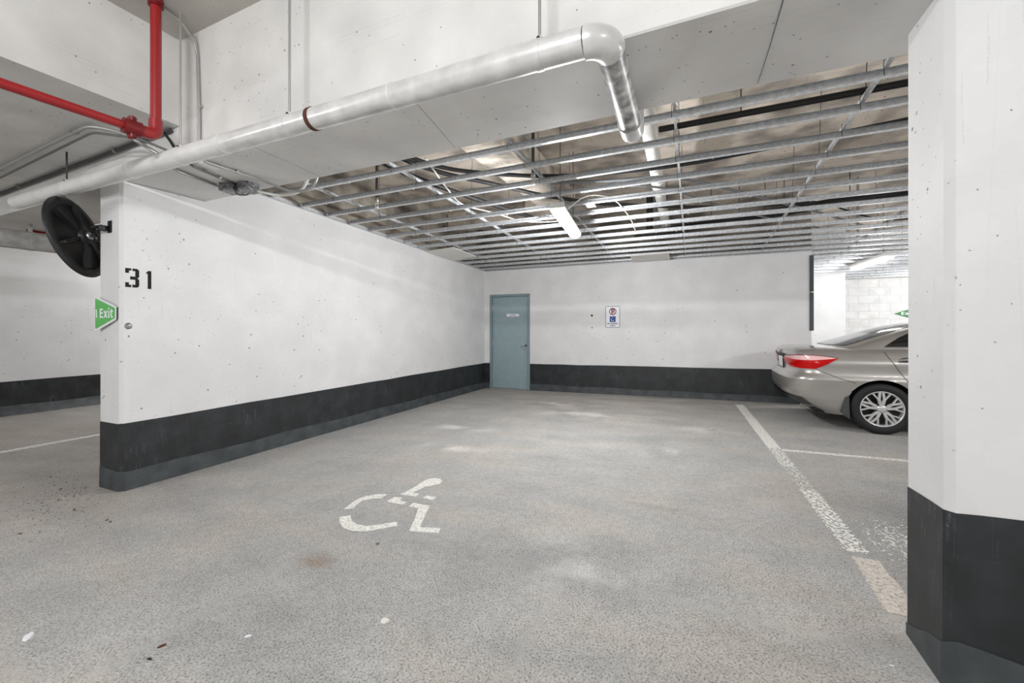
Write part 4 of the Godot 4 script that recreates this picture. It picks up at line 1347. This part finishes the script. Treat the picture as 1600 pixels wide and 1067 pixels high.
func build_door():
	var t := Node3D.new()
	t.name = "door_1"
	add_child(t)
	t.set_meta("kind", "structure")
	t.set_meta("label", "blue-grey steel door in a matching frame at the left of the back wall")
	var st := S()
	var x0 := -4.391
	var x1 := -3.392
	var y0 := -0.02
	var y1 := 2.146
	# frame: face strips, deep reveals
	for s in [[x0, x0 + 0.052], [x1 - 0.052, x1]]:
		box(st, Vector3(s[0], y0 - 0.05, ZB - 0.13), Vector3(s[1], y1, ZB + 0.014), 0.004)
	box(st, Vector3(x0 + 0.05, y1 - 0.052, ZB - 0.13), Vector3(x1 - 0.05, y1, ZB + 0.014), 0.004)
	obj("door_frame", st, M.door_frame, t)
	st = S()
	box(st, Vector3(x0 + 0.054, y0 + 0.02, ZB - 0.085), Vector3(x1 - 0.054, y1 - 0.055, ZB - 0.040), 0.003)
	var leaf := obj("door_leaf", st, M.door, t)
	st = S()
	box(st, Vector3(x0 + 0.05, y0 - 0.05, ZB - 0.13), Vector3(x1 - 0.05, y0 + 0.016, ZB - 0.01), 0.004)
	obj("threshold", st, M.conduit, t)
	for y in [0.25, 1.05, 1.85]:
		st = S()
		tube(st, [Vector3(x0 + 0.053, y - 0.05, ZB - 0.034), Vector3(x0 + 0.053, y + 0.05, ZB - 0.034)], 0.008, 10)
		obj("hinge", st, M.conduit, t)
	st = S()
	lathe(st, [Vector2(0.034, 0.0), Vector2(0.034, 0.006), Vector2(0.014, 0.012), Vector2(0.012, 0.05), Vector2(0.0, 0.052)], 20, Transform3D(Basis(Vector3.RIGHT, PI / 2), Vector3(-3.51, 0.985, ZB - 0.040)))
	tube(st, bend([Vector3(-3.51, 0.985, ZB + 0.006), Vector3(-3.56, 0.985, ZB + 0.010), Vector3(-3.635, 0.975, ZB + 0.004)], 0.03), 0.011, 10)
	obj("lever_handle", st, M.chrome, leaf)
	st = S()
	lathe(st, [Vector2(0.024, 0.0), Vector2(0.022, 0.010), Vector2(0.0, 0.012)], 16, Transform3D(Basis(Vector3.RIGHT, PI / 2), Vector3(-3.55, 0.90, ZB - 0.040)))
	obj("lock", st, M.chrome, leaf)
	st = S()
	box(st, Vector3(-3.985, 1.640, ZB - 0.041), Vector3(-3.672, 1.700, ZB - 0.037), 0.001)
	obj("name_plate", st, M.sign_white, leaf)
	st = S()
	for k in 6:
		box(st, Vector3(-3.895 + k * 0.024, 1.660, ZB - 0.0372), Vector3(-3.880 + k * 0.024, 1.680, ZB - 0.0362))
	obj("plate_print", st, M.sign_edge, leaf)
	# steel edge angle on the end of the back wall
	var s2 := thing("edge_angle", "dark steel angle covering the right edge of the back wall", "edge trim", Vector3(1.765, 0, ZB))
	for yy in [[1.34, 1.99], [2.0, 2.62]]:
		st = S()
		box(st, Vector3(-0.028, yy[0], 0.0), Vector3(0.028, yy[1], 0.028), 0.003)
		obj("angle_piece", st, M.dark_steel, s2)
	# spalls in the back wall
	for p in [[Vector3(-2.005, 1.64, ZB), 0.024, "small rusty anchor hole in the back wall left of the parking sign, the higher one"], [Vector3(-2.0, 1.388, ZB), 0.014, "small anchor hole in the back wall left of the parking sign, the lower one"]]:
		st = S()
		lathe(st, [Vector2(p[1], 0.0), Vector2(p[1] * 0.7, 0.004), Vector2(p[1] * 0.5, 0.001), Vector2(0, 0.001)], 9, Transform3D(Basis(Vector3.RIGHT, PI / 2), p[0]), -1)
		single("anchor_hole", st, M.rust if p[1] > 0.02 else M.sign_edge, p[2], "anchor hole")
	st = S()
	lathe(st, [Vector2(0.028, 0.0), Vector2(0.025, 0.006), Vector2(0.016, 0.004), Vector2(0.006, 0.009), Vector2(0, 0.009)], 14, Transform3D(Basis(Vector3(0, 0, 1), -PI / 2), Vector3(XL, 1.41, -1.875)))
	single("wall_anchor", st, M.steel_box, "round metal anchor plug low on the partition wall near its end", "anchor")

func build_debris():
	var items := [
		[Vector2(-2.739, -0.779), 0.036, "flat white paper scrap on the floor, front left", M.sign_white, 0.6],
		[Vector2(-1.825, -1.176), 0.018, "small white chip on the floor between the paper scrap and the wheelchair symbol", M.sign_white, 0.5],
		[Vector2(-2.113, -0.988), 0.02, "small brown leaf crumb on the floor, front left", M.rust, 0.5],
		[Vector2(-2.075, -0.929), 0.018, "small dark twig bit on the floor beside the brown crumb", M.cable, 0.35],
		[Vector2(-1.328, -1.494), 0.026, "crumpled leaf scrap on the floor in front of the bay", M.gypsum, 0.8],
		[Vector2(-1.85, -2.016), 0.014, "grey pebble just in front of the wheelchair symbol", M.steel_box, 1.0],
		[Vector2(0.697, -2.091), 0.010, "white chip on the floor near the foot of the pillar", M.sign_white, 0.6],
	]
	var r := RandomNumberGenerator.new()
	r.seed = 4
	for it in items:
		var st := S()
		var n := 7
		var a := []
		var b := []
		var s: float = it[1]
		for k in n:
			var an := TAU * k / n
			var rr := s * r.randf_range(0.6, 1.0)
			var p := Vector3(cos(an) * rr, 0, sin(an) * rr * it[4])
			a.append(p); b.append(p * 0.85 + Vector3.UP * s * r.randf_range(0.08, 0.25 if it[4] < 0.9 else 0.8))
		for k in n:
			var k2 := (k + 1) % n
			face(st, [a[k], a[k2], b[k2], b[k]], a[k] + a[k2])
			face(st, [b[k], b[k2], Vector3(0, s * 0.22, 0)], Vector3.UP)
		face(st, a, Vector3.DOWN)
		var o := single("floor_litter", st, it[3], it[2], "litter")
		o.position = Vector3(it[0].x, fy(it[0].x) + 0.0005, it[0].y)
		o.rotation.y = r.randf() * TAU
	# grit by the wall end, nobody could count it
	var st := S()
	for k in 260:
		var d := r.randfn(0.0, 1.0)
		var x := -4.75 + d * 0.42 - 0.1
		var z := -1.62 + absf(r.randfn(0.0, 0.22)) - 0.12 + 0.1 * d
		if z < -1.8 and x > -4.9: continue
		var s := r.randf_range(0.0015, 0.0045)
		if r.randf() < 0.06: s *= 2.0
		tbox(st, Transform3D(Basis(Vector3.UP, r.randf() * TAU), Vector3(x, fy(x) + s * 0.3, z)), Vector3(s * 2.2, s * 0.7, s * 1.3))
	var o := single("grit", st, M.grit, "brown grit and leaf crumbs swept against the end of the partition wall", "grit")
	o.set_meta("kind", "stuff")

# ---------------------------------------------------------------- car
# local axes: x from the rear bumper forward, y up, z to the near side; length 4.64, half width 0.888
func tab(a: Array, y: float) -> float:    # piecewise smooth table of (key, value)
	if y <= a[0][0]: return a[0][1]
	for i in a.size() - 1:
		if y <= a[i + 1][0]:
			return lerpf(a[i][1], a[i + 1][1], (y - a[i][0]) / (a[i + 1][0] - a[i][0]))
	return a[-1][1]

var REAR := [[0.20, 0.34], [0.26, 0.24], [0.33, 0.12], [0.42, 0.04], [0.50, 0.005], [0.58, 0.0], [0.66, 0.004], [0.695, 0.03], [0.72, 0.085], [0.80, 0.095], [0.90, 0.085], [0.97, 0.07], [1.015, 0.085], [1.03, 0.11]]
var FRONT := [[0.20, 4.35], [0.33, 4.55], [0.5, 4.64], [0.65, 4.62], [0.75, 4.55], [0.85, 4.42], [1.03, 4.2]]
var HALF := [[0.20, 0.80], [0.28, 0.845], [0.40, 0.868], [0.55, 0.880], [0.64, 0.890], [0.66, 0.888], [0.71, 0.874], [0.78, 0.868], [0.86, 0.874], [0.92, 0.858], [0.98, 0.825], [1.02, 0.775], [1.03, 0.75]]
var G_REAR := [[1.02, 0.40], [1.05, 0.50], [1.08, 0.60], [1.13, 0.76], [1.20, 0.96], [1.28, 1.20], [1.34, 1.42], [1.38, 1.70], [1.395, 2.0]]
var G_FRONT := [[1.02, 3.55], [1.08, 3.40], [1.20, 3.05], [1.30, 2.78], [1.38, 2.55], [1.395, 2.45]]
var G_HALF := [[1.02, 0.745], [1.08, 0.715], [1.20, 0.655], [1.30, 0.60], [1.35, 0.555], [1.38, 0.50], [1.395, 0.42]]

func sink(p: Vector3) -> Vector3:   # the bonnet lies lower than the boot
	if p.y > 0.6:
		p.y -= 0.13 * smoothstep(2.6, 4.4, p.x) * (p.y - 0.6) / 0.43
	return p

# point of an outline at height y; x wanted; side is +1 near, -1 far; corner length and power
func outline(y: float, x: float, side: float, rt: Array, ft: Array, ht: Array, la: float, n: float) -> Vector3:
	var r := tab(rt, y)
	var f := tab(ft, y)
	var h := tab(ht, y)
	x = clampf(x, r, f)
	var z := h
	if x < r + la:
		z = h * pow(maxf(0.0, 1.0 - pow(1.0 - (x - r) / la, n)), 1.0 / n)
	elif x > f - la * 1.6:
		z = h * pow(maxf(0.0, 1.0 - pow(1.0 - (f - x) / (la * 1.6), 2.4)), 1.0 / 2.4)
	return sink(Vector3(x, y, z * side))

func body_pt(y: float, x: float, side := 1.0) -> Vector3:
	return outline(y, x, side, REAR, FRONT, HALF, 0.42, 3.6)

func roof_pt(y: float, x: float, side := 1.0) -> Vector3:
	return outline(y, x, side, G_REAR, G_FRONT, G_HALF, 0.42, 3.0)

func ring_x(rt: Array, ft: Array, y: float, la: float, fine: Array) -> Array:
	var r := tab(rt, y)
	var f := tab(ft, y)
	var out := []
	for k in 13:   # the rear corner, even in angle
		out.append(r + la * (1.0 - cos(PI / 2 * k / 12.0) if k > 2 else [0.0, 0.0025, 0.012][k]))
	for x in fine:
		out.append(lerpf(r + la, f - la * 1.6, x))
	for k in range(12, -1, -1):
		out.append(f - la * 1.6 * (1.0 - cos(PI / 2 * k / 12.0)))
	return out

# the whole plan outline at height y: near side forward, far side back
func ring_pts(which: int, y: float, fine: Array) -> Array:
	var xs := ring_x(REAR, FRONT, y, 0.42, fine) if which == 0 else ring_x(G_REAR, G_FRONT, y, 0.42, fine)
	var p := []
	for x in xs: p.append(body_pt(y, x) if which == 0 else roof_pt(y, x))
	for i in range(xs.size() - 2, 0, -1): p.append(body_pt(y, xs[i], -1.0) if which == 0 else roof_pt(y, xs[i], -1.0))
	return p

func on_car(x: float, y: float, lift := 0.004) -> Vector3:   # a point of the near side, lifted outwards
	var e := 0.004
	var p := body_pt(y, x)
	var n := (body_pt(y, x + e) - body_pt(y, x - e)).cross(body_pt(y + e, x) - body_pt(y - e, x)).normalized()
	if n.z < 0 and absf(n.z) > 0.1: n = -n
	elif absf(n.z) <= 0.1 and n.x > 0: n = -n
	return p + n * lift

func patch(st: SurfaceTool, lo: Array, hi: Array, x0: float, x1: float, nx: int, ny: int, lift: float, roof := false, side := 1.0):
	# lo and hi are tables of y over x
	st.set_smooth_group(0)
	var g := []
	for i in nx + 1:
		var t := float(i) / nx
		var x := lerpf(x0, x1, t)
		var col := []
		for j in ny + 1:
			var y := lerpf(tab(lo, x), tab(hi, x), float(j) / ny)
			var p := on_car(x, y, lift)
			if roof:
				p = roof_pt(y, x, side) + Vector3(0, 0.35, side).normalized() * lift
			elif side < 0.0:
				p.z = -p.z
			col.append(p)
		g.append(col)
	for i in nx:
		for j in ny:
			face(st, [g[i][j], g[i + 1][j], g[i + 1][j + 1], g[i][j + 1]], Vector3(-0.5 if not roof else 0.0, 0.1, side))

func build_car():
	var t := thing("car", "silver-beige sedan parked behind the pillar, its tail and rear wheel in view", "car", Vector3(1.080, 0.071, -7.292))
	t.rotation.z = 0.016
	var arch := [Vector2(0.98, 0.312), Vector2(3.68, 0.312)]
	var AR := 0.352
	# lower body
	var fine := []
	for k in range(1, 150): fine.append(k / 150.0)
	var ys := [0.20, 0.22, 0.24, 0.26, 0.28, 0.30, 0.32, 0.34, 0.36, 0.38, 0.40, 0.42, 0.44, 0.46, 0.48, 0.50, 0.52, 0.54, 0.56, 0.58, 0.60, 0.615, 0.63, 0.6425, 0.655, 0.675, 0.695, 0.71, 0.74, 0.78, 0.82, 0.86, 0.89, 0.92, 0.95, 0.98, 1.0, 1.015, 1.03]
	var rings := []
	for y in ys: rings.append(ring_pts(0, y, fine))
	var np: int = rings[0].size()
	# snap to the wheel arches, drop what lies inside
	var inside := []
	for i in ys.size():
		var row := []
		for k in np:
			var p: Vector3 = rings[i][k]
			var in_ := false
			for c in arch:
				if Vector2(p.x, p.y).distance_to(c) < AR and absf(p.z) > 0.5: in_ = true
			row.append(in_)
		inside.append(row)
	var st := S()
	st.set_smooth_group(0)
	var snapped_pts := []
	for i in ys.size(): snapped_pts.append(rings[i].duplicate())
	for i in ys.size() - 1:
		for k in np:
			var k2 := (k + 1) % np
			var ids := [[i, k], [i, k2], [i + 1, k2], [i + 1, k]]
			var cnt := 0
			for q in ids: cnt += 1 if inside[q[0]][q[1]] else 0
			if cnt == 0 or cnt == 4: continue
			for q in ids:
				if inside[q[0]][q[1]]:
					var p: Vector3 = rings[q[0]][q[1]]
					for c in arch:
						var d: Vector2 = Vector2(p.x, p.y) - c
						if d.length() < AR:
							d = c + d.normalized() * AR
							snapped_pts[q[0]][q[1]] = Vector3(d.x, d.y, signf(p.z) * absf(body_pt(maxf(d.y, 0.2), d.x).z))
	for i in ys.size() - 1:
		for k in np:
			var k2 := (k + 1) % np
			var cnt := 0
			for q in [[i, k], [i, k2], [i + 1, k2], [i + 1, k]]: cnt += 1 if inside[q[0]][q[1]] else 0
			if cnt == 4: continue
			var quad := [snapped_pts[i][k], snapped_pts[i][k2], snapped_pts[i + 1][k2], snapped_pts[i + 1][k]]
			var m: Vector3 = (quad[0] + quad[2]) * 0.5
			face(st, quad, Vector3((m.x - 2.3) * 0.16 if absf(m.x - 2.3) < 1.75 else (m.x - 2.3), 0.0, m.z * 2.0))
	# boot lid, shoulders and bonnet close the top
	var base := []
	var tops := []
	for y in [1.03]:
		base = rings[-1]
	for s in [[0.94, 0.012], [0.8, 0.025], [0.5, 0.036], [0.0, 0.04]]:
		var row := []
		for p in base:
			row.append(Vector3(lerpf(p.x, clampf(p.x, 0.35, 3.9), 1.0 - s[0]), p.y + s[1] * (1.0 if p.x < 2.0 else 0.6), p.z * s[0]))
		tops.append(row)
	var prev: Array = base
	for row in tops:
		for k in np:
			var k2 := (k + 1) % np
			face(st, [prev[k], prev[k2], row[k2], row[k]], Vector3.UP)
		prev = row
	obj("body", st, M.paint, t)
	# roof and pillars
	st = S()
	st.set_smooth_group(0)
	var fine2 := []
	for k in range(1, 24): fine2.append(k / 24.0)
	var gys := [1.02, 1.05, 1.08, 1.11, 1.14, 1.17, 1.20, 1.23, 1.26, 1.29, 1.32, 1.345, 1.365, 1.38, 1.39, 1.395]
	var gr := []
	for y in gys: gr.append(ring_pts(1, y, fine2))
	for i in gys.size() - 1:
		for k in gr[0].size():
			var k2: int = (k + 1) % gr[0].size()
			var m: Vector3 = gr[i][k]
			face(st, [gr[i][k], gr[i][k2], gr[i + 1][k2], gr[i + 1][k]], Vector3(m.x - 2.1, 0.6, m.z * 3.0))
	var c0 := Vector3(2.2, 1.402, 0)
	for k in gr[0].size():
		face(st, [gr[-1][k], gr[-1][(k + 1) % gr[0].size()], c0], Vector3.UP)
	obj("roof", st, M.paint, t)
	# rear window, lying on the slope between the rear pillars
	st = S()
	st.set_smooth_group(0)
	var rw := []
	for j in 9:
		var y := lerpf(1.075, 1.365, j / 8.0)
		var row := []
		var wd := lerpf(0.60, 0.44, j / 8.0)
		for i in 13:
			var z := lerpf(-wd, wd, i / 12.0)
			var r := tab(G_REAR, y)
			var h := tab(G_HALF, y)
			var q := pow(absf(z) / h, 3.0)
			var x := r + 0.42 * (1.0 - pow(maxf(0.0, 1.0 - q), 1.0 / 3.0))
			row.append(Vector3(x - 0.003, y + 0.004, z))
		rw.append(row)
	for j in 8:
		for i in 12:
			face(st, [rw[j][i], rw[j][i + 1], rw[j + 1][i + 1], rw[j + 1][i]], Vector3(-1, 1, 0))
	obj("rear_window", st, M.glass, t)
	# side windows, both sides
	for side in [1.0, -1.0]:
		for wdw in [[1.075, 2.05, [[1.0, 1.075], [3.0, 1.06]], [[1.075, 1.08], [1.22, 1.18], [1.40, 1.27], [1.62, 1.315], [2.05, 1.325]]], [2.11, 3.15, [[2.0, 1.062], [3.2, 1.06]], [[2.11, 1.325], [2.45, 1.30], [2.75, 1.22], [3.15, 1.07]]]]:
			st = S()
			patch(st, wdw[2], wdw[3], wdw[0], wdw[1], 24, 6, 0.004, true, side)
			obj("side_window", st, M.glass, t)
		# trims along the windows
		st = S()
		var tp := []
		for k in 30:
			var x := lerpf(1.06, 3.2, k / 29.0)
			tp.append(roof_pt(1.068, x, side) + Vector3(0, 0, side * 0.004))
		tube(st, tp, 0.006, 6)
		obj("window_trim", st, M.black_plastic, t)
		# tail lamp: clear upper part, red lower part
		var lamp := Node3D.new()
		lamp.name = "tail_lamp"
		t.add_child(lamp, true)
		var top := [[0.085, 0.935], [0.14, 0.955], [0.30, 0.955], [0.43, 0.942], [0.556, 0.922]]
		var mid := [[0.085, 0.905], [0.14, 0.893], [0.30, 0.893], [0.43, 0.906], [0.556, 0.921]]
		var bot := [[0.085, 0.90], [0.098, 0.81], [0.115, 0.782], [0.32, 0.785], [0.45, 0.852], [0.556, 0.918]]
		st = S()
		patch(st, mid, top, 0.0855, 0.556, 34, 4, 0.010, false, side)
		obj("clear_lens", st, M.lamp_clear, lamp)
		st = S()
		patch(st, bot, mid, 0.0855, 0.556, 34, 8, 0.011, false, side)
		obj("red_lens", st, M.lamp_red, lamp)
		st = S()
		var rim := []
		for k in 34:
			var x := lerpf(0.0855, 0.556, k / 33.0)
			var p := on_car(x, tab(top, x), 0.009)
			rim.append(Vector3(p.x, p.y, p.z * side))
		tube(st, rim, 0.005, 6)
		obj("lamp_rim", st, M.red_dark, lamp)
		# panel gaps: bumper corner, rear door, fuel side
		for ln in [[[0.32, 0.785], [0.42, 0.735], [0.554, 0.675], [0.65, 0.645], [0.73, 0.615]], [[1.30, 0.36], [1.27, 0.52], [1.216, 0.66], [1.15, 0.77], [1.094, 0.87], [1.05, 0.95], [1.03, 1.01]], [[2.10, 0.26], [2.09, 0.6], [2.08, 1.02]], [[1.30, 0.255], [2.1, 0.25], [3.1, 0.25]]]:
			st = S()
			var gp := []
			for i in ln.size() - 1:
				for k in 8:
					var u := k / 8.0
					var p := on_car(lerpf(ln[i][0], ln[i + 1][0], u), lerpf(ln[i][1], ln[i + 1][1], u), 0.0005)
					gp.append(Vector3(p.x, p.y, p.z * side))
			tube(st, gp, 0.0032, 6)
			obj("panel_gap", st, M.black_deep, t)
		st = S()
		var hp := []
		for k in 9:
			var u := k / 8.0
			var p := on_car(lerpf(1.13, 1.33, u), 0.905 + 0.008 * u, 0.012 + 0.022 * sin(u * PI))
			hp.append(Vector3(p.x, p.y, p.z * side))
		tube(st, hp, 0.013, 8)
		obj("door_handle", st, M.paint, t)
		st = S()
		var p0 := on_car(1.20, 0.895, 0.001)
		lathe(st, [Vector2(0.05, 0.0), Vector2(0.045, 0.002), Vector2(0, 0.003)], 20, Transform3D(Basis(Vector3.RIGHT, PI / 2 * side).scaled(Vector3(1.6, 1, 1)), Vector3(p0.x + 0.02, p0.y, p0.z * side)))
		obj("handle_recess", st, M.dark_steel, t)
		# mud flap behind the arch
		st = S()
		prism(st, [Vector3(0.615, 0.44, 0.882 * side), Vector3(0.655, 0.46, 0.882 * side), Vector3(0.658, 0.165, 0.882 * side), Vector3(0.575, 0.245, 0.882 * side)], [Vector3(0.615, 0.44, 0.72 * side), Vector3(0.655, 0.46, 0.72 * side), Vector3(0.658, 0.165, 0.72 * side), Vector3(0.575, 0.245, 0.72 * side)])
		obj("mud_flap", st, M.mud_flap, t)
		# wheels
		for c in arch:
			var w := Node3D.new()
			w.name = "wheel"
			w.position = Vector3(c.x, 0.310, side * 0.775)
			if side < 0.0: w.rotation.y = PI
			t.add_child(w, true)
			build_wheel(w)
			# dark liner of the wheel arch
			st = S()
			st.set_smooth_group(0)
			for k in 24:
				var a0 := PI * k / 24.0 - 0.25
				var a1 := PI * (k + 1) / 24.0 - 0.25
				if k > 20: a1 = minf(a1, PI + 0.25)
				var r := AR + 0.002
				var q := [Vector3(c.x + cos(a0) * r, c.y + sin(a0) * r, 0.86 * side), Vector3(c.x + cos(a1) * r, c.y + sin(a1) * r, 0.86 * side), Vector3(c.x + cos(a1) * r, c.y + sin(a1) * r, 0.52 * side), Vector3(c.x + cos(a0) * r, c.y + sin(a0) * r, 0.52 * side)]
				face(st, q, Vector3(c.x, c.y, 0) - (q[0] + q[2]) * 0.5 * Vector3(1, 1, 0))
				face(st, [Vector3(c.x, c.y, 0.52 * side), q[3], q[2]], Vector3(0, 0, side))
			obj("wheel_arch_liner", st, M.black_deep, t)
	# underside
	st = S()
	box(st, Vector3(0.34, 0.19, -0.55), Vector3(4.3, 0.32, 0.55), 0.03)
	box(st, Vector3(0.30, 0.21, -0.76), Vector3(0.60, 0.30, 0.76), 0.03)
	box(st, Vector3(1.36, 0.19, -0.79), Vector3(3.3, 0.26, 0.79), 0.02)
	obj("underside", st, M.black_deep, t)
	st = S()
	tube(st, bend([Vector3(0.9, 0.24, 0.40), Vector3(0.5, 0.24, 0.46), Vector3(0.22, 0.245, 0.47)], 0.1), 0.028, 16)
	obj("exhaust_pipe", st, M.conduit, t)
	st = S()
	tube(st, bend([Vector3(0.62, 0.20, 0.62), Vector3(0.50, 0.165, 0.66), Vector3(0.43, 0.20, 0.62)], 0.05), 0.014, 10)
	obj("tow_eye", st, M.black_plastic, t)
	# rear valance: dark lower lip of the bumper
	st = S()
	st.set_smooth_group(0)
	var lip0 := []
	var lip1 := []
	for k in 30:
		var an := lerpf(-1.0, 1.0, k / 29.0)
		var z := an * 0.80
		var q := pow(absf(z) / 0.87, 3.6)
		var xx := 0.42 * (1.0 - pow(maxf(0.0, 1.0 - q), 1.0 / 3.6))
		lip0.append(Vector3(tab(REAR, 0.30) + xx - 0.006, 0.30, z))
		lip1.append(Vector3(tab(REAR, 0.42) + xx - 0.006, 0.40, z))
	for k in 29:
		face(st, [lip0[k], lip0[k + 1], lip1[k + 1], lip1[k]], Vector3(-1, -0.4, 0))
	obj("bumper_lip", st, M.dark_steel, t)
	# number plate in its recess, chrome bar, emblem
	st = S()
	box(st, Vector3(0.074, 0.745, -0.17), Vector3(0.092, 0.905, 0.17), 0.004)
	var pl := obj("number_plate", st, M.sign_white, t)
	st = S()
	box(st, Vector3(0.070, 0.738, -0.178), Vector3(0.088, 0.748, 0.178), 0.003)
	box(st, Vector3(0.070, 0.902, -0.178), Vector3(0.088, 0.912, 0.178), 0.003)
	box(st, Vector3(0.070, 0.738, -0.180), Vector3(0.088, 0.912, -0.170), 0.003)
	box(st, Vector3(0.070, 0.738, 0.170), Vector3(0.088, 0.912, 0.180), 0.003)
	obj("plate_frame", st, M.black_deep, pl)
	st = S()
	box(st, Vector3(0.055, 0.925, -0.30), Vector3(0.085, 0.948, 0.30), 0.006)
	obj("grip_bar", st, M.black_plastic, t)
	st = S()
	for el in [[0.052, 0.036, 0.0], [0.034, 0.013, 0.012], [0.014, 0.034, 0.0]]:
		var pts := []
		for k in 25: pts.append(Vector3(0.060, 0.982 + el[2] + sin(TAU * k / 24.0) * el[1], cos(TAU * k / 24.0) * el[0]))
		tube(st, pts, 0.0045, 6)
	obj("emblem", st, M.chrome, t)

func build_wheel(w: Node3D):
	# axis along z, outside towards +z
	var fr := Transform3D(Basis(Vector3.RIGHT, PI / 2), Vector3.ZERO)
	var st := S()
	lathe(st, [Vector2(0.214, 0.088), Vector2(0.222, 0.098), Vector2(0.25, 0.106), Vector2(0.28, 0.104), Vector2(0.298, 0.092), Vector2(0.307, 0.075), Vector2(0.308, 0.03), Vector2(0.308, -0.06), Vector2(0.300, -0.09), Vector2(0.26, -0.104), Vector2(0.214, -0.09)], 64, fr)
	var tire := obj("tire", st, M.rubber, w)
	st = S()
	for k in 72:
		var a := TAU * k / 72.0
		var d := Vector3(cos(a), sin(a), 0)
		tbox(st, Transform3D(Basis(d, Vector3(-d.y, d.x, 0), Vector3(0, 0, 1)), d * 0.3045 + Vector3(0, 0, 0.081)), Vector3(0.006, 0.016, 0.022))
	obj("tread", st, M.rubber, tire)
	st = S()
	lathe(st, [Vector2(0.195, -0.09), Vector2(0.195, 0.06), Vector2(0.205, 0.088), Vector2(0.216, 0.094), Vector2(0.219, 0.088)], 64, fr)
	lathe(st, [Vector2(0.219, 0.088), Vector2(0.21, 0.096), Vector2(0.202, 0.088), Vector2(0.195, 0.05)], 64, fr)
	var rim := obj("rim", st, M.alloy, w)
	st = S()
	lathe(st, [Vector2(0.196, 0.02), Vector2(0.12, 0.01), Vector2(0.0, 0.01)], 48, fr)
	obj("brake_disc", st, M.black_deep, w)
	# ten forked spokes in five leaning pairs
	for k in 10:
		st = S()
		var a := TAU * (k + (0.14 if k % 2 == 0 else -0.14)) / 10.0
		var d := Vector3(cos(a), sin(a), 0)
		var s := Vector3(-d.y, d.x, 0)
		var lean := 0.20 if k % 2 == 0 else -0.20
		var p0 := d * 0.035 + Vector3(0, 0, 0.078)
		var p1 := d * 0.125 + Vector3(0, 0, 0.086)
		for q in [[p0, p1, 0.021, 0.018], [p1 - d * 0.012, d * 0.207 + s * lean * 0.16 + Vector3(0, 0, 0.082), 0.016, 0.016], [p1 - d * 0.02 , d * 0.207 - s * lean * 0.22 + Vector3(0, 0, 0.080), 0.010, 0.012]]:
			var dir: Vector3 = (q[1] - q[0]).normalized()
			var sd := Vector3(0, 0, 1).cross(dir).normalized()
			var up := dir.cross(sd)
			var ra := []
			var rb := []
			for c in [[-1, -1], [1, -1], [0.7, 1], [-0.7, 1]]:
				ra.append(q[0] + sd * c[0] * q[2] + up * (c[1] * 0.007))
				rb.append(q[1] + sd * c[0] * q[3] + up * (c[1] * 0.007))
			prism(st, ra, rb)
		obj("spoke", st, M.alloy, rim)
	st = S()
	lathe(st, [Vector2(0.052, 0.07), Vector2(0.048, 0.088), Vector2(0.03, 0.094), Vector2(0.0, 0.095)], 32, fr)
	obj("hub_cap", st, M.alloy, rim)
	for k in 5:
		st = S()
		var a := TAU * k / 5.0 + 0.3
		lathe(st, [Vector2(0.010, 0.085), Vector2(0.010, 0.094), Vector2(0.0, 0.095)], 6, fr.translated_local(Vector3(cos(a) * 0.062, 0, sin(a) * 0.062)), -1)
		obj("wheel_nut", st, M.black_deep, rim)

func _ready():
	set_camera()
	build_materials()
	for a in LAMPS: build_lamp(a)
	build_shell()
	build_floor_paint()
	build_pipes()
	build_conduits()
	build_frame()
	build_door()
	build_signs()
	build_mirror()
	build_car()
	build_debris()
